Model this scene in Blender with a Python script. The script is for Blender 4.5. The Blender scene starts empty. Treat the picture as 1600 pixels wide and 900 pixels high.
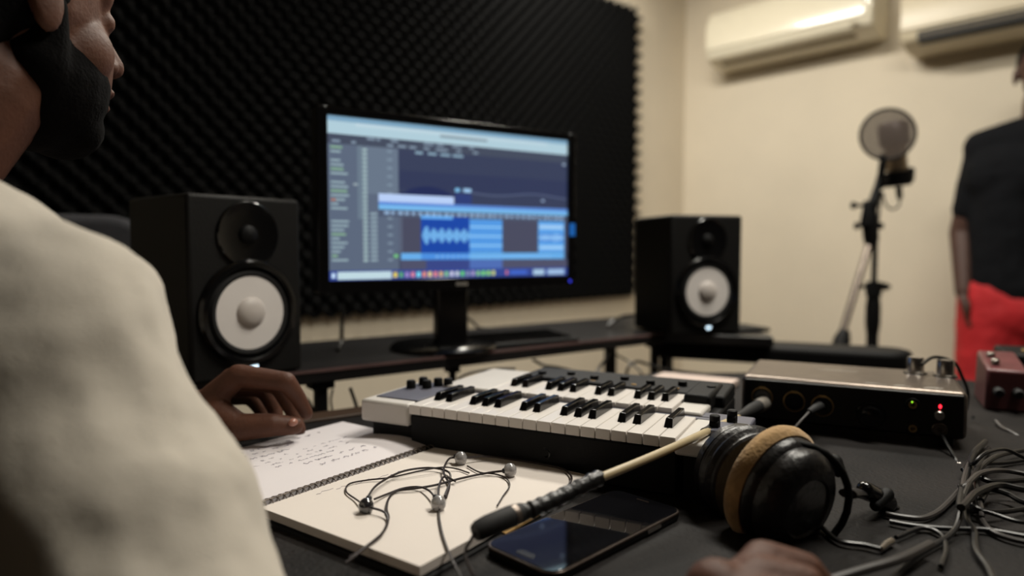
import bpy, bmesh, math, random
from mathutils import Vector, Matrix, noise
random.seed(7)
PI = math.pi
R_ = math.radians
S = bpy.context.scene
COL = S.collection

# ------------------------------------------------------------------ camera
FPX = 1067.0                      # focal length in pixels of the 1600x900 frame
YAW, PITCH, CZ = R_(47), R_(3.11), 1.0
F = Vector((math.sin(R_(43)), math.cos(R_(43)), 0))          # horizontal view direction
RT = Vector((F.y, -F.x, 0))
FP = F*math.cos(PITCH) - Vector((0, 0, math.sin(PITCH)))
UP = F*math.sin(PITCH) + Vector((0, 0, math.cos(PITCH)))
CAM = Vector((0, 0, CZ))
cd = bpy.data.cameras.new('camera'); cam = bpy.data.objects.new('camera', cd); COL.objects.link(cam)
cam.location = CAM
cam.rotation_euler = FP.to_track_quat('-Z', 'Y').to_euler()
cd.sensor_width = 36; cd.lens = FPX*36/1600; cd.clip_start = .02
cd.dof.use_dof = True; cd.dof.focus_distance = .68; cd.dof.aperture_fstop = 2.2
S.camera = cam

def P(px, py, z):
    """world point seen at pixel px,py at horizontal distance z in front of the camera"""
    d = RT*((px-800)/FPX) + UP*((450-py)/FPX) + FP
    return CAM + d*(z/d.dot(F))
def T(px, py, h):
    """world point at height h seen at pixel px,py"""
    d = RT*((px-800)/FPX) + UP*((450-py)/FPX) + FP
    return CAM + d*((h-CZ)/d.z)

# ------------------------------------------------------------------ world, lights, exposure
w = bpy.data.worlds.new('room_air'); S.world = w; w.use_nodes = True
w.node_tree.nodes['Background'].inputs[0].default_value = (1, .85, .65, 1)
w.node_tree.nodes['Background'].inputs[1].default_value = .0
vs = S.view_settings
vs.view_transform = 'Standard'; vs.look = 'None'; vs.gamma = 1; vs.use_curve_mapping = False
vs.exposure = 0.0

def area(name, loc, size, sizey, power, col, rot=(0, 0, 0)):
    l = bpy.data.lights.new(name, 'AREA'); l.shape = 'RECTANGLE'; l.size = size; l.size_y = sizey
    l.energy = power; l.color = col
    o = bpy.data.objects.new(name, l); COL.objects.link(o); o.location = loc; o.rotation_euler = rot
    return o
area('ceiling_tube_light', (1.95, 1.6, 2.64), .16, .9, 48, (1, .95, .85))
area('ceiling_tube_light', (1.35, .1, 2.64), .16, 1.0, 42, (1, .95, .84))
area('rear_fill_light', (.6, -1.3, 2.64), .8, .2, .8, (1, .92, .80))  # weak fill added behind the camera, not a known room lamp

# ------------------------------------------------------------------ materials
def srgb(c):
    return tuple(((x/255)/12.92 if x/255 <= .04045 else ((x/255+.055)/1.055)**2.4) for x in c)
def mat(name, c, rough=.5, metal=0, spec=.5, emit=None, es=0, var=0, scale=20, bump=0, bscale=200, coat=0, trans=0, alpha=1, sheen=0):
    m = bpy.data.materials.new(name); m.use_nodes = True
    nt = m.node_tree; b = nt.nodes['Principled BSDF']
    col = (*srgb(c), 1)
    b.inputs['Base Color'].default_value = col
    b.inputs['Roughness'].default_value = rough; b.inputs['Metallic'].default_value = metal
    b.inputs['Specular IOR Level'].default_value = spec
    b.inputs['Coat Weight'].default_value = coat
    b.inputs['Transmission Weight'].default_value = trans
    b.inputs['Alpha'].default_value = alpha
    b.inputs['Sheen Weight'].default_value = sheen
    tc = nt.nodes.new('ShaderNodeTexCoord')
    if var:
        n = nt.nodes.new('ShaderNodeTexNoise'); n.inputs['Scale'].default_value = scale; n.inputs['Detail'].default_value = 6
        nt.links.new(tc.outputs['Object'], n.inputs['Vector'])
        mr = nt.nodes.new('ShaderNodeMapRange'); mr.inputs['From Min'].default_value = .3; mr.inputs['From Max'].default_value = .7
        mr.inputs['To Min'].default_value = 1-var; mr.inputs['To Max'].default_value = 1+var
        nt.links.new(n.outputs['Fac'], mr.inputs['Value'])
        mx = nt.nodes.new('ShaderNodeVectorMath'); mx.operation = 'SCALE'; mx.inputs[0].default_value = col[:3]
        nt.links.new(mr.outputs['Result'], mx.inputs['Scale'])
        nt.links.new(mx.outputs[0], b.inputs['Base Color'])
    if bump:
        n = nt.nodes.new('ShaderNodeTexNoise'); n.inputs['Scale'].default_value = bscale
        nt.links.new(tc.outputs['Object'], n.inputs['Vector'])
        bp = nt.nodes.new('ShaderNodeBump'); bp.inputs['Strength'].default_value = bump; bp.inputs['Distance'].default_value = .002
        nt.links.new(n.outputs['Fac'], bp.inputs['Height']); nt.links.new(bp.outputs['Normal'], b.inputs['Normal'])
    if emit:
        b.inputs['Emission Color'].default_value = (*srgb(emit), 1); b.inputs['Emission Strength'].default_value = es
    return m
M = dict(
    wall=mat('cream_wall_paint', (212, 201, 181), .75, var=.04, scale=3, bump=.15, bscale=60),
    ceil=mat('ceiling_paint', (190, 172, 130), .85, var=.03, scale=2),
    floor=mat('floor_tile', (84, 74, 62), .5, var=.1, scale=5),
    base=mat('baseboard_paint', (150, 132, 105), .5, var=.03),
    rearwall=mat('dark_rear_wall_paint', (48, 42, 37), .85, var=.05, scale=3),
    foam=mat('charcoal_foam', (18, 18, 18), .95, spec=.05, var=.15, scale=80, bump=.3, bscale=400),
    black=mat('matte_black_plastic', (9, 9, 10), .6, spec=.2, var=.1, scale=40, bump=.1, bscale=600),
    gloss=mat('gloss_black_plastic', (10, 10, 11), .18),
    blackkey=mat('black_key_plastic', (12, 12, 13), .15),
    rubber=mat('black_rubber', (15, 15, 16), .7),
    leather=mat('black_leatherette', (22, 20, 21), .38, var=.2, scale=30, bump=.6, bscale=120),
    velour=mat('tan_velour', (172, 138, 92), .95, var=.28, scale=60, bump=.5, bscale=300, sheen=.3),
    spk=mat('speaker_black_vinyl', (13, 12, 11), .6, spec=.25, var=.12, scale=60, bump=.25, bscale=300),
    cone=mat('white_woofer_cone', (236, 230, 226), .6, var=.02),
    capm=mat('dust_cap_grey', (200, 192, 186), .5),
    desk=mat('worn_black_desk', (25, 22, 21), .68, spec=.18, var=.6, scale=9, bump=.5, bscale=220),
    brown=mat('dark_brown_laminate', (70, 52, 38), .5, var=.2, scale=10),
    shelf=mat('black_shelf_laminate', (24, 23, 24), .32, var=.2, scale=12),
    pinkedge=mat('worn_shelf_edge', (105, 82, 80), .35, var=.2, scale=20),
    whitep=mat('white_plastic', (205, 200, 194), .45, var=.03),
    key=mat('white_key_plastic', (222, 216, 210), .3),
    panel=mat('grey_blue_panel', (84, 84, 96), .5, var=.1, scale=30),
    metal=mat('brushed_gunmetal', (118, 108, 100), .36, metal=.85, var=.12, scale=60, bump=.1, bscale=300),
    face=mat('black_front_panel', (16, 15, 15), .4),
    chrome=mat('satin_chrome', (190, 184, 178), .25, metal=1),
    nickel=mat('worn_nickel', (150, 144, 136), .4, metal=.4, var=.1),
    gold=mat('dull_brass', (214, 178, 120), .35, metal=.9),
    print_=mat('white_print', (190, 184, 175), .6),
    paper=mat('notebook_paper', (222, 213, 205), .8, var=.02, scale=8, bump=.15, bscale=40),
    paper2=mat('notebook_paper_cool', (220, 214, 216), .8, var=.02, scale=8, bump=.2, bscale=30),
    kraft=mat('kraft_cover', (176, 140, 84), .8, var=.1, scale=20),
    ink=mat('pencil_ink', (128, 120, 140), .8),
    wire=mat('dark_wire', (36, 26, 25), .45),
    blackcable=mat('black_cable', (20, 19, 20), .35),
    greycable=mat('grey_cable', (56, 52, 50), .4),
    cream=mat('cream_cable_sheath', (186, 168, 132), .45, var=.08, scale=40),
    tape=mat('black_tape', (18, 18, 19), .38, var=.3, scale=60, bump=.6, bscale=150),
    budclear=mat('smoky_clear_plastic', (150, 148, 148), .12, spec=.8, var=.45, scale=140, coat=1),
    buddark=mat('smoky_black_plastic', (40, 40, 44), .12, spec=.8, var=.4, scale=120, coat=1),
    glass=mat('phone_glass', (15, 15, 18), .04, spec=.6, coat=1),
    phoneband=mat('phone_bezel', (70, 60, 54), .3, metal=.7),
    acw=mat('air_conditioner_white', (226, 218, 196), .22, var=.02, coat=.4),
    ac2=mat('air_conditioner_cream', (206, 194, 168), .35, var=.02),
    acs=mat('air_conditioner_seam', (132, 118, 92), .6),
    dark=mat('dark_slot', (22, 22, 24), .6),
    skin=mat('brown_skin', (84, 51, 36), .6, spec=.35, var=.14, scale=50, bump=.25, bscale=260),
    skind=mat('dark_brown_skin', (64, 38, 28), .55, var=.1, scale=30, bump=.2, bscale=260),
    nail=mat('nail_pink', (160, 112, 96), .3),
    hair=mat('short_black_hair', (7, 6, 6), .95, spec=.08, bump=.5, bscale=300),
    shirt=mat('off_white_cotton', (190, 182, 169), .9, var=.05, scale=25, bump=.3, bscale=500, sheen=.2),
    tee=mat('charcoal_tee', (16, 17, 20), .9, spec=.1, var=.1, scale=20, bump=.3, bscale=400),
    red=mat('red_shorts', (172, 20, 28), .75, var=.08, scale=12, bump=.3, bscale=100),
    jeans=mat('dark_trousers', (26, 26, 32), .85, var=.1),
    shoe=mat('grey_shoe', (60, 58, 58), .6),
    chair=mat('dark_grey_fabric', (52, 52, 56), .95, var=.12, scale=80, bump=.5, bscale=400),
    maroon=mat('dark_maroon_enamel', (96, 52, 54), .35, var=.15, scale=40),
    mesh=mat('pop_filter_mesh', (92, 80, 72), .8, alpha=.55),
    grille=mat('mic_grille', (96, 88, 88), .4, metal=.7),
    micb=mat('champagne_mic_body', (158, 138, 112), .35, metal=.5),
    cardb=mat('pale_card', (188, 170, 160), .7, var=.06),
    led=mat('white_power_light', (230, 245, 255), .4, emit=(215, 240, 255), es=2.2),
    ledr=mat('red_light', (255, 30, 40), .4, emit=(255, 30, 45), es=5),
    ledg=mat('green_light', (150, 220, 40), .4, emit=(150, 230, 40), es=1.6),
    ledb=mat('blue_light', (50, 60, 220), .4, emit=(50, 60, 230), es=1),
    bluetag=mat('glowing_blue_sticker', (20, 110, 200), .5, emit=(20, 100, 200), es=.25),  # sticker is no lamp; a faint glow is put into its colour
)

# ------------------------------------------------------------------ mesh helpers
class MB:
    def __init__(s): s.bm = bmesh.new(); s.mats = []
    def _m(s, faces, m):
        if m is None: return
        if m not in s.mats: s.mats.append(m)
        for f in faces: f.material_index = s.mats.index(m)
    def box(s, x0, x1, y0, y1, z0, z1, m=None, mtx=None):
        r = bmesh.ops.create_cube(s.bm, size=1)
        for v in r['verts']:
            v.co = Vector(((x0+x1)/2+v.co.x*(x1-x0), (y0+y1)/2+v.co.y*(y1-y0), (z0+z1)/2+v.co.z*(z1-z0)))
            if mtx: v.co = mtx @ v.co
        s._m({f for v in r['verts'] for f in v.link_faces}, m); return s
    def rings(s, rings, cap0=True, cap1=True, m=None):
        vr = [[s.bm.verts.new(p) for p in r] for r in rings]; fs = []
        for a, b in zip(vr, vr[1:]):
            n = len(a)
            for i in range(n): fs.append(s.bm.faces.new((a[i], a[(i+1) % n], b[(i+1) % n], b[i])))
        if cap0: fs.append(s.bm.faces.new(vr[0][::-1]))
        if cap1: fs.append(s.bm.faces.new(vr[-1]))
        s._m(fs, m); return s
    def lathe(s, prof, n=32, axis='Z', at=(0, 0, 0), m=None, mtx=None, caps=True):
        """prof: (radius, height) pairs; axis 'Y' lathes around y"""
        rs = []
        for r, h in prof:
            r = max(r, 1e-5); ring = []
            for i in range(n):
                a = 2*PI*i/n
                p = Vector((r*math.cos(a), r*math.sin(a), h)) if axis == 'Z' else (Vector((r*math.cos(a), h, r*math.sin(a))) if axis == 'Y' else Vector((h, r*math.cos(a), r*math.sin(a))))
                p += Vector(at)
                ring.append(mtx @ p if mtx else p)
            rs.append(ring)
        return s.rings(rs, caps, caps, m)
    def tube(s, pts, r, n=10, m=None, caps=True, flat=1):
        pts = [Vector(p) for p in pts]; k = len(pts)
        rr = r if isinstance(r, (list, tuple)) else [r]*k
        rings = []; prev = None
        for i, p in enumerate(pts):
            t = (pts[min(i+1, k-1)]-pts[max(i-1, 0)]).normalized()
            if prev is None:
                a = Vector((0, 0, 1)) if abs(t.z) < .9 else Vector((1, 0, 0))
                u = t.cross(a).normalized()
            else:
                u = (prev - t*prev.dot(t)).normalized()
            prev = u; v = t.cross(u)
            rings.append([p + (u*math.cos(2*PI*j/n) + v*math.sin(2*PI*j/n)*flat)*rr[i] for j in range(n)])
        return s.rings(rings, caps, caps, m)
    def caps(s, p0, p1, r0, r1, n=16):
        p0, p1 = Vector(p0), Vector(p1); d = p1-p0; L = d.length
        if L < 1e-6: return s.ell(p0, (r0, r0, r0))
        t = d/L; a = Vector((0, 0, 1)) if abs(t.z) < .9 else Vector((1, 0, 0))
        u = t.cross(a).normalized(); v = t.cross(u); rings = []
        for k in range(1, 6): 
            th = PI/2*(k/5); rings.append((p0 - t*r0*math.cos(th), r0*math.sin(th)))
        for k in range(4, 0, -1):
            th = PI/2*(k/5); rings.append((p1 + t*r1*math.cos(th), r1*math.sin(th)))
        rings.insert(5, (p1, r1))
        return s.rings([[c+(u*math.cos(2*PI*j/n)+v*math.sin(2*PI*j/n))*r for j in range(n)] for c, r in rings])
    def chain(s, pts, rs):
        for a, b, r0, r1 in zip(pts, pts[1:], rs, rs[1:]): s.caps(a, b, r0, r1)
        return s
    def ell(s, c, r, rot=None, n=20, m=None):
        res = bmesh.ops.create_uvsphere(s.bm, u_segments=n, v_segments=max(8, n//2), radius=1)
        mt = Matrix.Translation(Vector(c)) @ (rot.to_4x4() if rot else Matrix()) @ Matrix.Diagonal((*r, 1))
        for v in res['verts']: v.co = mt @ v.co
        s._m({f for v in res['verts'] for f in v.link_faces}, m); return s
    def poly(s, pts, z0, z1, m=None):
        return s.rings([[Vector((x, y, z0)) for x, y in pts], [Vector((x, y, z1)) for x, y in pts]], m=m)
    def build(s, name, m=None, parent=None, world=False, bevel=0, smooth=True, remesh=0, sm=0, disp=None, seg=2, center=None):
        bm = s.bm; bmesh.ops.recalc_face_normals(bm, faces=bm.faces[:])
        me = bpy.data.meshes.new(name)
        if world and parent is not None:
            inv = xf(parent).inverted(); bm.transform(inv)
        loc = Vector((0, 0, 0))
        if parent is None and center is not False:
            xs = [v.co for v in bm.verts]
            loc = Vector(((min(v.x for v in xs)+max(v.x for v in xs))/2, (min(v.y for v in xs)+max(v.y for v in xs))/2, min(v.z for v in xs)))
            bm.transform(Matrix.Translation(-loc))
        for f in bm.faces: f.smooth = smooth
        bm.to_mesh(me); bm.free()
        if m: s.mats = [m] if not s.mats else s.mats
        for x in s.mats: me.materials.append(x)
        o = bpy.data.objects.new(name, me); COL.objects.link(o); o.location = loc
        if parent is not None: o.parent = parent
        if remesh or sm or disp:
            if remesh:
                r = o.modifiers.new('r', 'REMESH'); r.mode = 'VOXEL'; r.voxel_size = remesh; r.use_smooth_shade = True
            if sm:
                k = o.modifiers.new('s', 'SMOOTH'); k.iterations = sm; k.factor = .5
            if disp:
                for st, sc in disp:
                    tx = bpy.data.textures.new(name+'_folds', 'CLOUDS'); tx.noise_scale = sc
                    d = o.modifiers.new('d', 'DISPLACE'); d.texture = tx; d.strength = st; d.texture_coords = 'LOCAL'
            dg = bpy.context.evaluated_depsgraph_get(); ev = o.evaluated_get(dg)
            nm = bpy.data.meshes.new_from_object(ev); o.modifiers.clear()
            o.data = nm; nm.name = name
            if not nm.materials:
                for x in s.mats: nm.materials.append(x)
            for p in nm.polygons: p.use_smooth = smooth
        if bevel:
            b = o.modifiers.new('bevel', 'BEVEL'); b.width = bevel; b.segments = seg; b.limit_method = 'ANGLE'; b.angle_limit = R_(40)
            b.harden_normals = False
        if smooth and not remesh:
            try: nm2 = o.data; nm2.set_sharp_from_angle(angle=R_(38))
            except Exception: pass
        return o
def xf(o): return Matrix.Translation(o.location) @ o.rotation_euler.to_matrix().to_4x4()
def tag(o, label, cat, group=None, kind=None):
    o['label'] = label
    if cat: o['category'] = cat
    if group: o['group'] = group
    if kind: o['kind'] = kind
    return o
def thing(name, label, cat, loc=(0, 0, 0), rz=0, group=None, rot=None):
    o = bpy.data.objects.new(name, None); COL.objects.link(o); o.location = loc
    o.rotation_euler = rot if rot is not None else (0, 0, rz); o.empty_display_size = .05
    return tag(o, label, cat, group)
def struct(o): o['kind'] = 'structure'; return o
def spline(pts, n=8):
    pts = [Vector(p) for p in pts]
    if len(pts) < 3: return pts
    out = []; q = [pts[0]*2-pts[1]]+pts+[pts[-1]*2-pts[-2]]
    for i in range(1, len(q)-2):
        for k in range(n):
            t = k/n; a, b, c, d = q[i-1], q[i], q[i+1], q[i+2]
            out.append(.5*((2*b)+(c-a)*t+(2*a-5*b+4*c-d)*t*t+(3*b-a-3*c+d)*t**3))
    out.append(pts[-1]); return out
def dup(o, parent=None):
    c = o.copy(); COL.objects.link(c)
    if parent is not None: c.parent = parent
    for ch in list(o.children): dup(ch, c)
    return c
def Mz(loc, rz): return Matrix.Translation(Vector(loc)) @ Matrix.Rotation(rz, 4, 'Z')

TZ = .76           # desk top
SZ = .81           # raised shelf top
RX, RY = 3.39, 2.2 # right wall, front wall
CH = 2.7

# ------------------------------------------------------------------ the room
struct(MB().box(-1.7, RX+.1, -2.7, RY+.1, -.1, 0).build('floor', M['floor'], smooth=False))
struct(MB().box(-1.7, RX+.1, -2.7, RY+.1, CH, CH+.1).build('ceiling', M['ceil'], smooth=False))
struct(MB().box(-1.7, RX+.1, RY, RY+.1, 0, CH).build('wall_front', M['wall'], smooth=False))
struct(MB().box(RX, RX+.1, -2.7, RY, 0, CH).build('wall_right', M['wall'], smooth=False))
struct(MB().box(-1.7, -1.6, -2.6, RY, 0, CH).build('wall_left', M['rearwall'], smooth=False))
struct(MB().box(-1.7, RX, -2.7, -2.6, 0, CH).build('wall_back', M['rearwall'], smooth=False))
struct(MB().box(-1.6, RX-.012, RY-.012, RY, 0, .09).build('baseboard_front', M['base'], smooth=False))
struct(MB().box(RX-.012, RX, -2.6, RY, 0, .09).build('baseboard_right', M['base'], smooth=False))

# ------------------------------------------------------------------ acoustic foam
def foam():
    x0, x1, z0, z1 = .05, 2.9, .775, 2.225
    per = .062; sub = 6; st = per/sub
    nx = int(round((x1-x0)/st)); nz = int(round((z1-z0)/st))
    x1 = x0+nx*st
    bm = bmesh.new(); g = []
    for j in range(nz+1):
        row = []
        for i in range(nx+1):
            x = x0+i*st; z = z0+j*st
            s_ = math.sin(2*PI*x/per)*math.sin(2*PI*(z-z0)/per)
            hgt = .022+.024*math.copysign(abs(s_)**.8, s_)
            # slab rim is scalloped: the outer rows follow the crests
            dz = .012*math.sin(2*PI*x/per) if j in (0, nz) else 0
            dx = (.012*math.sin(2*PI*z/per)) if i in (0, nx) else 0
            row.append(bm.verts.new((x+dx, RY-.012-hgt, z+dz)))
        g.append(row)
    for j in range(nz):
        for i in range(nx): bm.faces.new((g[j][i], g[j][i+1], g[j+1][i+1], g[j+1][i]))
    rim = [g[0][i] for i in range(nx+1)]+[g[j][nx] for j in range(1, nz+1)]+[g[nz][i] for i in range(nx-1, -1, -1)]+[g[j][0] for j in range(nz-1, 0, -1)]
    back = [bm.verts.new((v.co.x, RY-.001, v.co.z)) for v in rim]; n = len(rim)
    for i in range(n): bm.faces.new((rim[i], rim[(i+1) % n], back[(i+1) % n], back[i]))
    bm.faces.new(back)
    mb = MB(); mb.bm.free(); mb.bm = bm
    return mb.build('acoustic_foam', M['foam'])
tag(foam(), 'large charcoal egg-crate foam sheet covering the wall behind the monitor', 'acoustic foam')

# ------------------------------------------------------------------ desk and raised shelf
A0 = Vector((.20, .965)); dk = R_(-9)
cx, sx = math.cos(dk), math.sin(dk)
def dp(u, v): return (A0.x+u*cx+v*sx*-1, A0.y+u*sx+v*cx)
desk = thing('desk', 'black worn desk top carrying the notebook, phone and headphones', 'desk', (.2, .965, 0), dk)
MB().poly([(0, 0), (0, -1.35), (1.36, -1.35), (1.364, -.305), (.93, -.035), (.55, 0)], TZ-.03, TZ).build('desk_top', M['desk'], desk, bevel=.003)
for u, v in ((.05, -.06), (.05, -1.28), (1.28, -1.28), (1.28, -.34)):
    MB().box(u, u+.04, v-.02, v+.02, 0, TZ-.03).build('leg', M['black'], desk, bevel=.003)
MB().box(.0, .5, -.045, -.001, TZ-.0005, TZ+.0035).build('edge_strip', M['brown'], desk, bevel=.001)['label'] = 'dark brown back edge strip'

a = T(450, 583, SZ); b = T(1040, 520, SZ); d = (b-a).normalized(); nrm = Vector((-d.y, d.x, 0))
fl = a - d*.25; fr = b
s0 = [fl, fr, Vector((1.44, .70, SZ)), Vector((1.50, .74, SZ)), Vector((1.60, .90, SZ)), b+nrm*.34+d*.22, fl+nrm*.34]
shelf = thing('monitor_shelf', 'long black raised shelf under the monitor and both loudspeakers', 'shelf', (a.x, a.y, 0), math.atan2(d.y, d.x))
inv = xf(shelf).inverted(); loc = [(inv @ Vector((p.x, p.y, 0))) for p in s0]
MB().poly([(p.x, p.y) for p in loc], SZ-.022, SZ).build('shelf_board', M['shelf'], shelf, bevel=.002)
L = (b-a).length
MB().box(-.25, L-.01, -.0015, .0015, SZ-.004, SZ+.0008).build('front_edge', M['pinkedge'], shelf)['label'] = 'worn pinkish front edge'
for px, wd in ((505, .019), (713, .011), (1035, .016)):
    q = inv @ T(px, 600 if px < 600 else 560, SZ-.03)
    # walk along the edge until the pixel matches
    best = min((abs((lambda v: 800+FPX*v.dot(RT)/v.dot(F))((a+d*(k*.005)-CAM))-px), k*.005) for k in range(-80, 200))[1]
    MB().box(best-wd/2, best+wd/2, .012, .012+wd, 0, SZ-.022).box(best-wd, best+wd, .006, .02+wd, SZ-.034, SZ-.022).build('leg', M['black'], shelf, bevel=.002)
for u in (-.22, L+.1):
    MB().box(u, u+.025, .28, .305, 0, SZ-.022).build('leg', M['black'], shelf, bevel=.002)

# side table with the round end
q = P(1228, 533, 1.61); cdir = (P(1370, 540, 1.535)-q); crz = math.atan2(cdir.y, cdir.x)
side = thing('side_table', 'narrow black side table with a rounded end below the microphone stand', 'side table', (q.x, q.y, 0), crz)
r = .055
outline = [(-.30, 0), (.20, 0)]+[(.20+r*math.sin(t*PI/10), -r+r*math.cos(t*PI/10)) for t in range(1, 10)]+[(.20, -2*r), (-.30, -2*r)]
MB().poly(outline, SZ-.066, SZ-.0235).build('table_top', M['black'], side, bevel=.012, seg=3)
for u, v in ((-.27, -.03), (-.27, -.08), (.19, -.03), (.19, -.08)):
    MB().box(u-.01, u+.01, v-.01, v+.01, 0, SZ-.066).build('leg', M['black'], side, bevel=.002)

# ------------------------------------------------------------------ loudspeakers
def speaker(label, loc, rz):
    t = thing('studio_speaker', label, 'loudspeaker', loc, rz, 'studio speakers on the shelf')
    W, H, D = .18, .27, .18
    MB().box(0, W, 0, D, .002, H).build('cabinet', M['spk'], t, bevel=.006, seg=3)
    wc = (W/2, 0, .099); tc = (W/2, 0, .214)
    MB().lathe([(.079, .004), (.079, -.004), (.075, -.009), (.069, -.010), (.066, -.006), (.064, .001), (.062, .004)], 48, 'Y', wc).build('woofer_ring', M['gloss'], t)
    MB().lathe([(.064, -.002), (.060, -.0065), (.056, -.006), (.0535, -.002), (.052, .003)], 48, 'Y', wc).build('rubber_surround', M['rubber'], t)
    MB().lathe([(.054, -.0045), (.0535, -.0035), (.040, -.0015), (.022, -.0008)], 48, 'Y', wc).build('woofer_cone', M['cone'], t)
    MB().lathe([(.0235, -.0012), (.023, -.005), (.019, -.009), (.012, -.0118), (.0, -.0128)], 32, 'Y', wc).build('dust_cap', M['capm'], t)
    MB().lathe([(.049, .002), (.049, -.003), (.047, -.0045), (.042, -.003), (.030, -.0015), (.018, -.0008)], 40, 'Y', tc).build('tweeter_waveguide', M['gloss'], t)
    MB().lathe([(.014, -.0005), (.013, -.005), (.009, -.008), (0, -.0095)], 24, 'Y', tc).build('tweeter_dome', M['black'], t)
    MB().lathe([(.0058, .001), (.0058, -.0018), (.004, -.003), (0, -.0034)], 20, 'Y', (W/2+.006, 0, .019)).build('power_light', M['led'], t)
    return t
c = T(473, 579, SZ); e = math.cos(R_(9)), math.sin(R_(9))
speaker('black loudspeaker with white cone behind the writing hand, left of the monitor', (c.x-.18*e[0], c.y-.18*e[1], SZ), R_(9))
c = T(1047, 526, SZ)
speaker('black loudspeaker with white cone on the right of the monitor near the room corner', (c.x, c.y, SZ), R_(-27))

# ------------------------------------------------------------------ monitor
c = P(893, 445, 1.40); mr = R_(-10.5)
def monitor():
    tr = P(885, 222, 1.40); tl_x = 510
    W_, H_ = .4955, .273
    ex = Vector((math.cos(mr), math.sin(mr), 0))
    bottom = P(887, 430, 1.40)
    orig = bottom - ex*(W_/2)            # middle of the screen's lower edge
    t = thing('computer_monitor', 'black widescreen monitor showing blue audio editing software', 'monitor', (orig.x, orig.y, SZ), mr)
    zb = orig.z - SZ
    bz = .017
    hs = MB().box(-W_/2-bz, W_/2+bz, 0.004, .035, zb-.021, zb+H_+.014).box(-W_/2+.06, W_/2-.06, .035, .06, zb+.04, zb+H_-.04)
    hs.build('housing', M['black'], t, bevel=.005)
    fr = MB()
    fr.box(-W_/2-bz, -W_/2, -.003, .006, zb-.021, zb+H_+.014).box(W_/2, W_/2+bz, -.003, .006, zb-.021, zb+H_+.014)
    fr.box(-W_/2, W_/2, -.003, .006, zb-.021, zb).box(-W_/2, W_/2, -.003, .006, zb+H_, zb+H_+.014)
    fr.build('bezel', M['gloss'], t, bevel=.001)
    # screen picture: layered rectangles with their own colours
    bm = bmesh.new(); cl = bm.loops.layers.color.new('Col'); lay = [0]
    def rc(u0, u1, v0, v1, c_, al=1.0):
        lay[0] += 1; y = .0035 - lay[0]*.000004
        co = [(u0, v1), (u1, v1), (u1, v0), (u0, v0)]
        f = bm.faces.new([bm.verts.new((-W_/2+u*W_, y, zb+H_*(1-v))) for u, v in co])
        for l in f.loops: l[cl] = (c_[0]/255, c_[1]/255, c_[2]/255, 1)
    rnd = random.Random(3)
    rc(0, 1, 0, 1, (62, 68, 90))
    rc(0, 1, 0, .105, (168, 196, 208)); rc(0, 1, 0, .028, (120, 158, 184)); rc(.42, .62, .05, .066, (120, 138, 150))
    rc(.1, .9, .03, .05, (182, 204, 214))
    rc(0, 1, .105, .165, (62, 70, 88))
    for k in range(22): x = .01+rnd.random()*.55; rc(x, x+.012+.02*rnd.random(), .112+.03*(k % 2), .125+.03*(k % 2), (128, 146, 164))
    rc(0, .255, .165, .94, (86, 98, 118)); rc(.105, .125, .165, .62, (100, 116, 132)); rc(.13, .255, .165, .46, (98, 112, 130))
    for k in range(27):
        v = .18+k*.0265
        if k not in (2, 7, 15, 16): rc(.012, .03+.045*rnd.random(), v, v+.012, (142, 164, 172) if k % 5 else (130, 168, 140))
        rc(.123, .14, v, v+.017, (150, 172, 176))
        if k % 2 == 0: rc(.213, .232, v, v+.012, (122, 140, 156))
        if k > 14: rc(.15, .175, v, v+.014, (140, 160, 170))
    rc(.09, .105, .40, .412, (150, 165, 170)); rc(.012, .028, .50, .512, (170, 110, 90))
    rc(.255, 1, .165, .50, (50, 58, 84)); rc(.255, 1, .30, .42, (44, 52, 82))
    for k in range(4): rc(.32+.05*k, .35+.055*k, .172, .188, (130, 158, 176))
    for k in range(16):                                       # dark rounded hump
        u = .262+k*.0135; h_ = .05*math.sin(PI*(k+.5)/16)
        rc(u, u+.014, .445-h_, .455, (28, 38, 80))
    for k in range(34):
        u = .55+k*.013; v = .415+.012*math.sin(k*.22)
        rc(u, u+.0135, v, v+.012, (74, 84, 112))
    rc(.48, .50, .395, .42, (120, 180, 220)); rc(.515, .548, .395, .42, (150, 190, 225)); rc(.48, .55, .43, .50, (40, 56, 112))
    rc(.975, .99, .17, .185, (150, 170, 190)); rc(.87, .885, .445, .46, (140, 160, 190))
    rc(.18, .475, .455, .505, (176, 198, 236)); rc(.18, 1, .505, .525, (86, 130, 206)); rc(.18, 1, .525, .555, (112, 176, 226))
    rc(.18, 1, .555, .60, (72, 82, 104))
    for k in range(30): x = .2+k*.0262; rc(x, x+.012+.008*rnd.random(), .565, .585, (140, 168, 200))
    rc(.255, 1, .60, .83, (68, 70, 90)); rc(.255, .268, .60, .83, (84, 92, 112))
    rc(.34, .54, .59, .83, (18, 66, 158)); rc(.34, .47, .585, .607, (96, 164, 228))
    for k in range(64):
        u = .345+k*.00305; am = .012+.045*abs(math.sin(k*.31))*(.6+.4*rnd.random())*(1.25 if k < 8 else 1)
        rc(u, u+.0026, .715-am, .715+am, (112, 176, 228))
    rc(.54, .685, .60, .83, (84, 154, 222))
    for k in range(7): rc(.54, .685, .615+k*.032, .626+k*.032, (132, 184, 232) if k % 2 else (64, 128, 208))
    rc(.855, .985, .60, .83, (88, 156, 222)); rc(.86, .98, .63, .655, (160, 200, 236)); rc(.86, .98, .69, .75, (52, 112, 200))
    for k in range(40): u = .86+k*.003; am = .008+.02*rnd.random(); rc(u, u+.0027, .72-am, .72+am, (140, 190, 234))
    rc(.86, .98, .78, .805, (150, 196, 236))
    rc(.262, .985, .832, .876, (98, 166, 224)); rc(.34, .54, .832, .876, (70, 136, 214))
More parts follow.
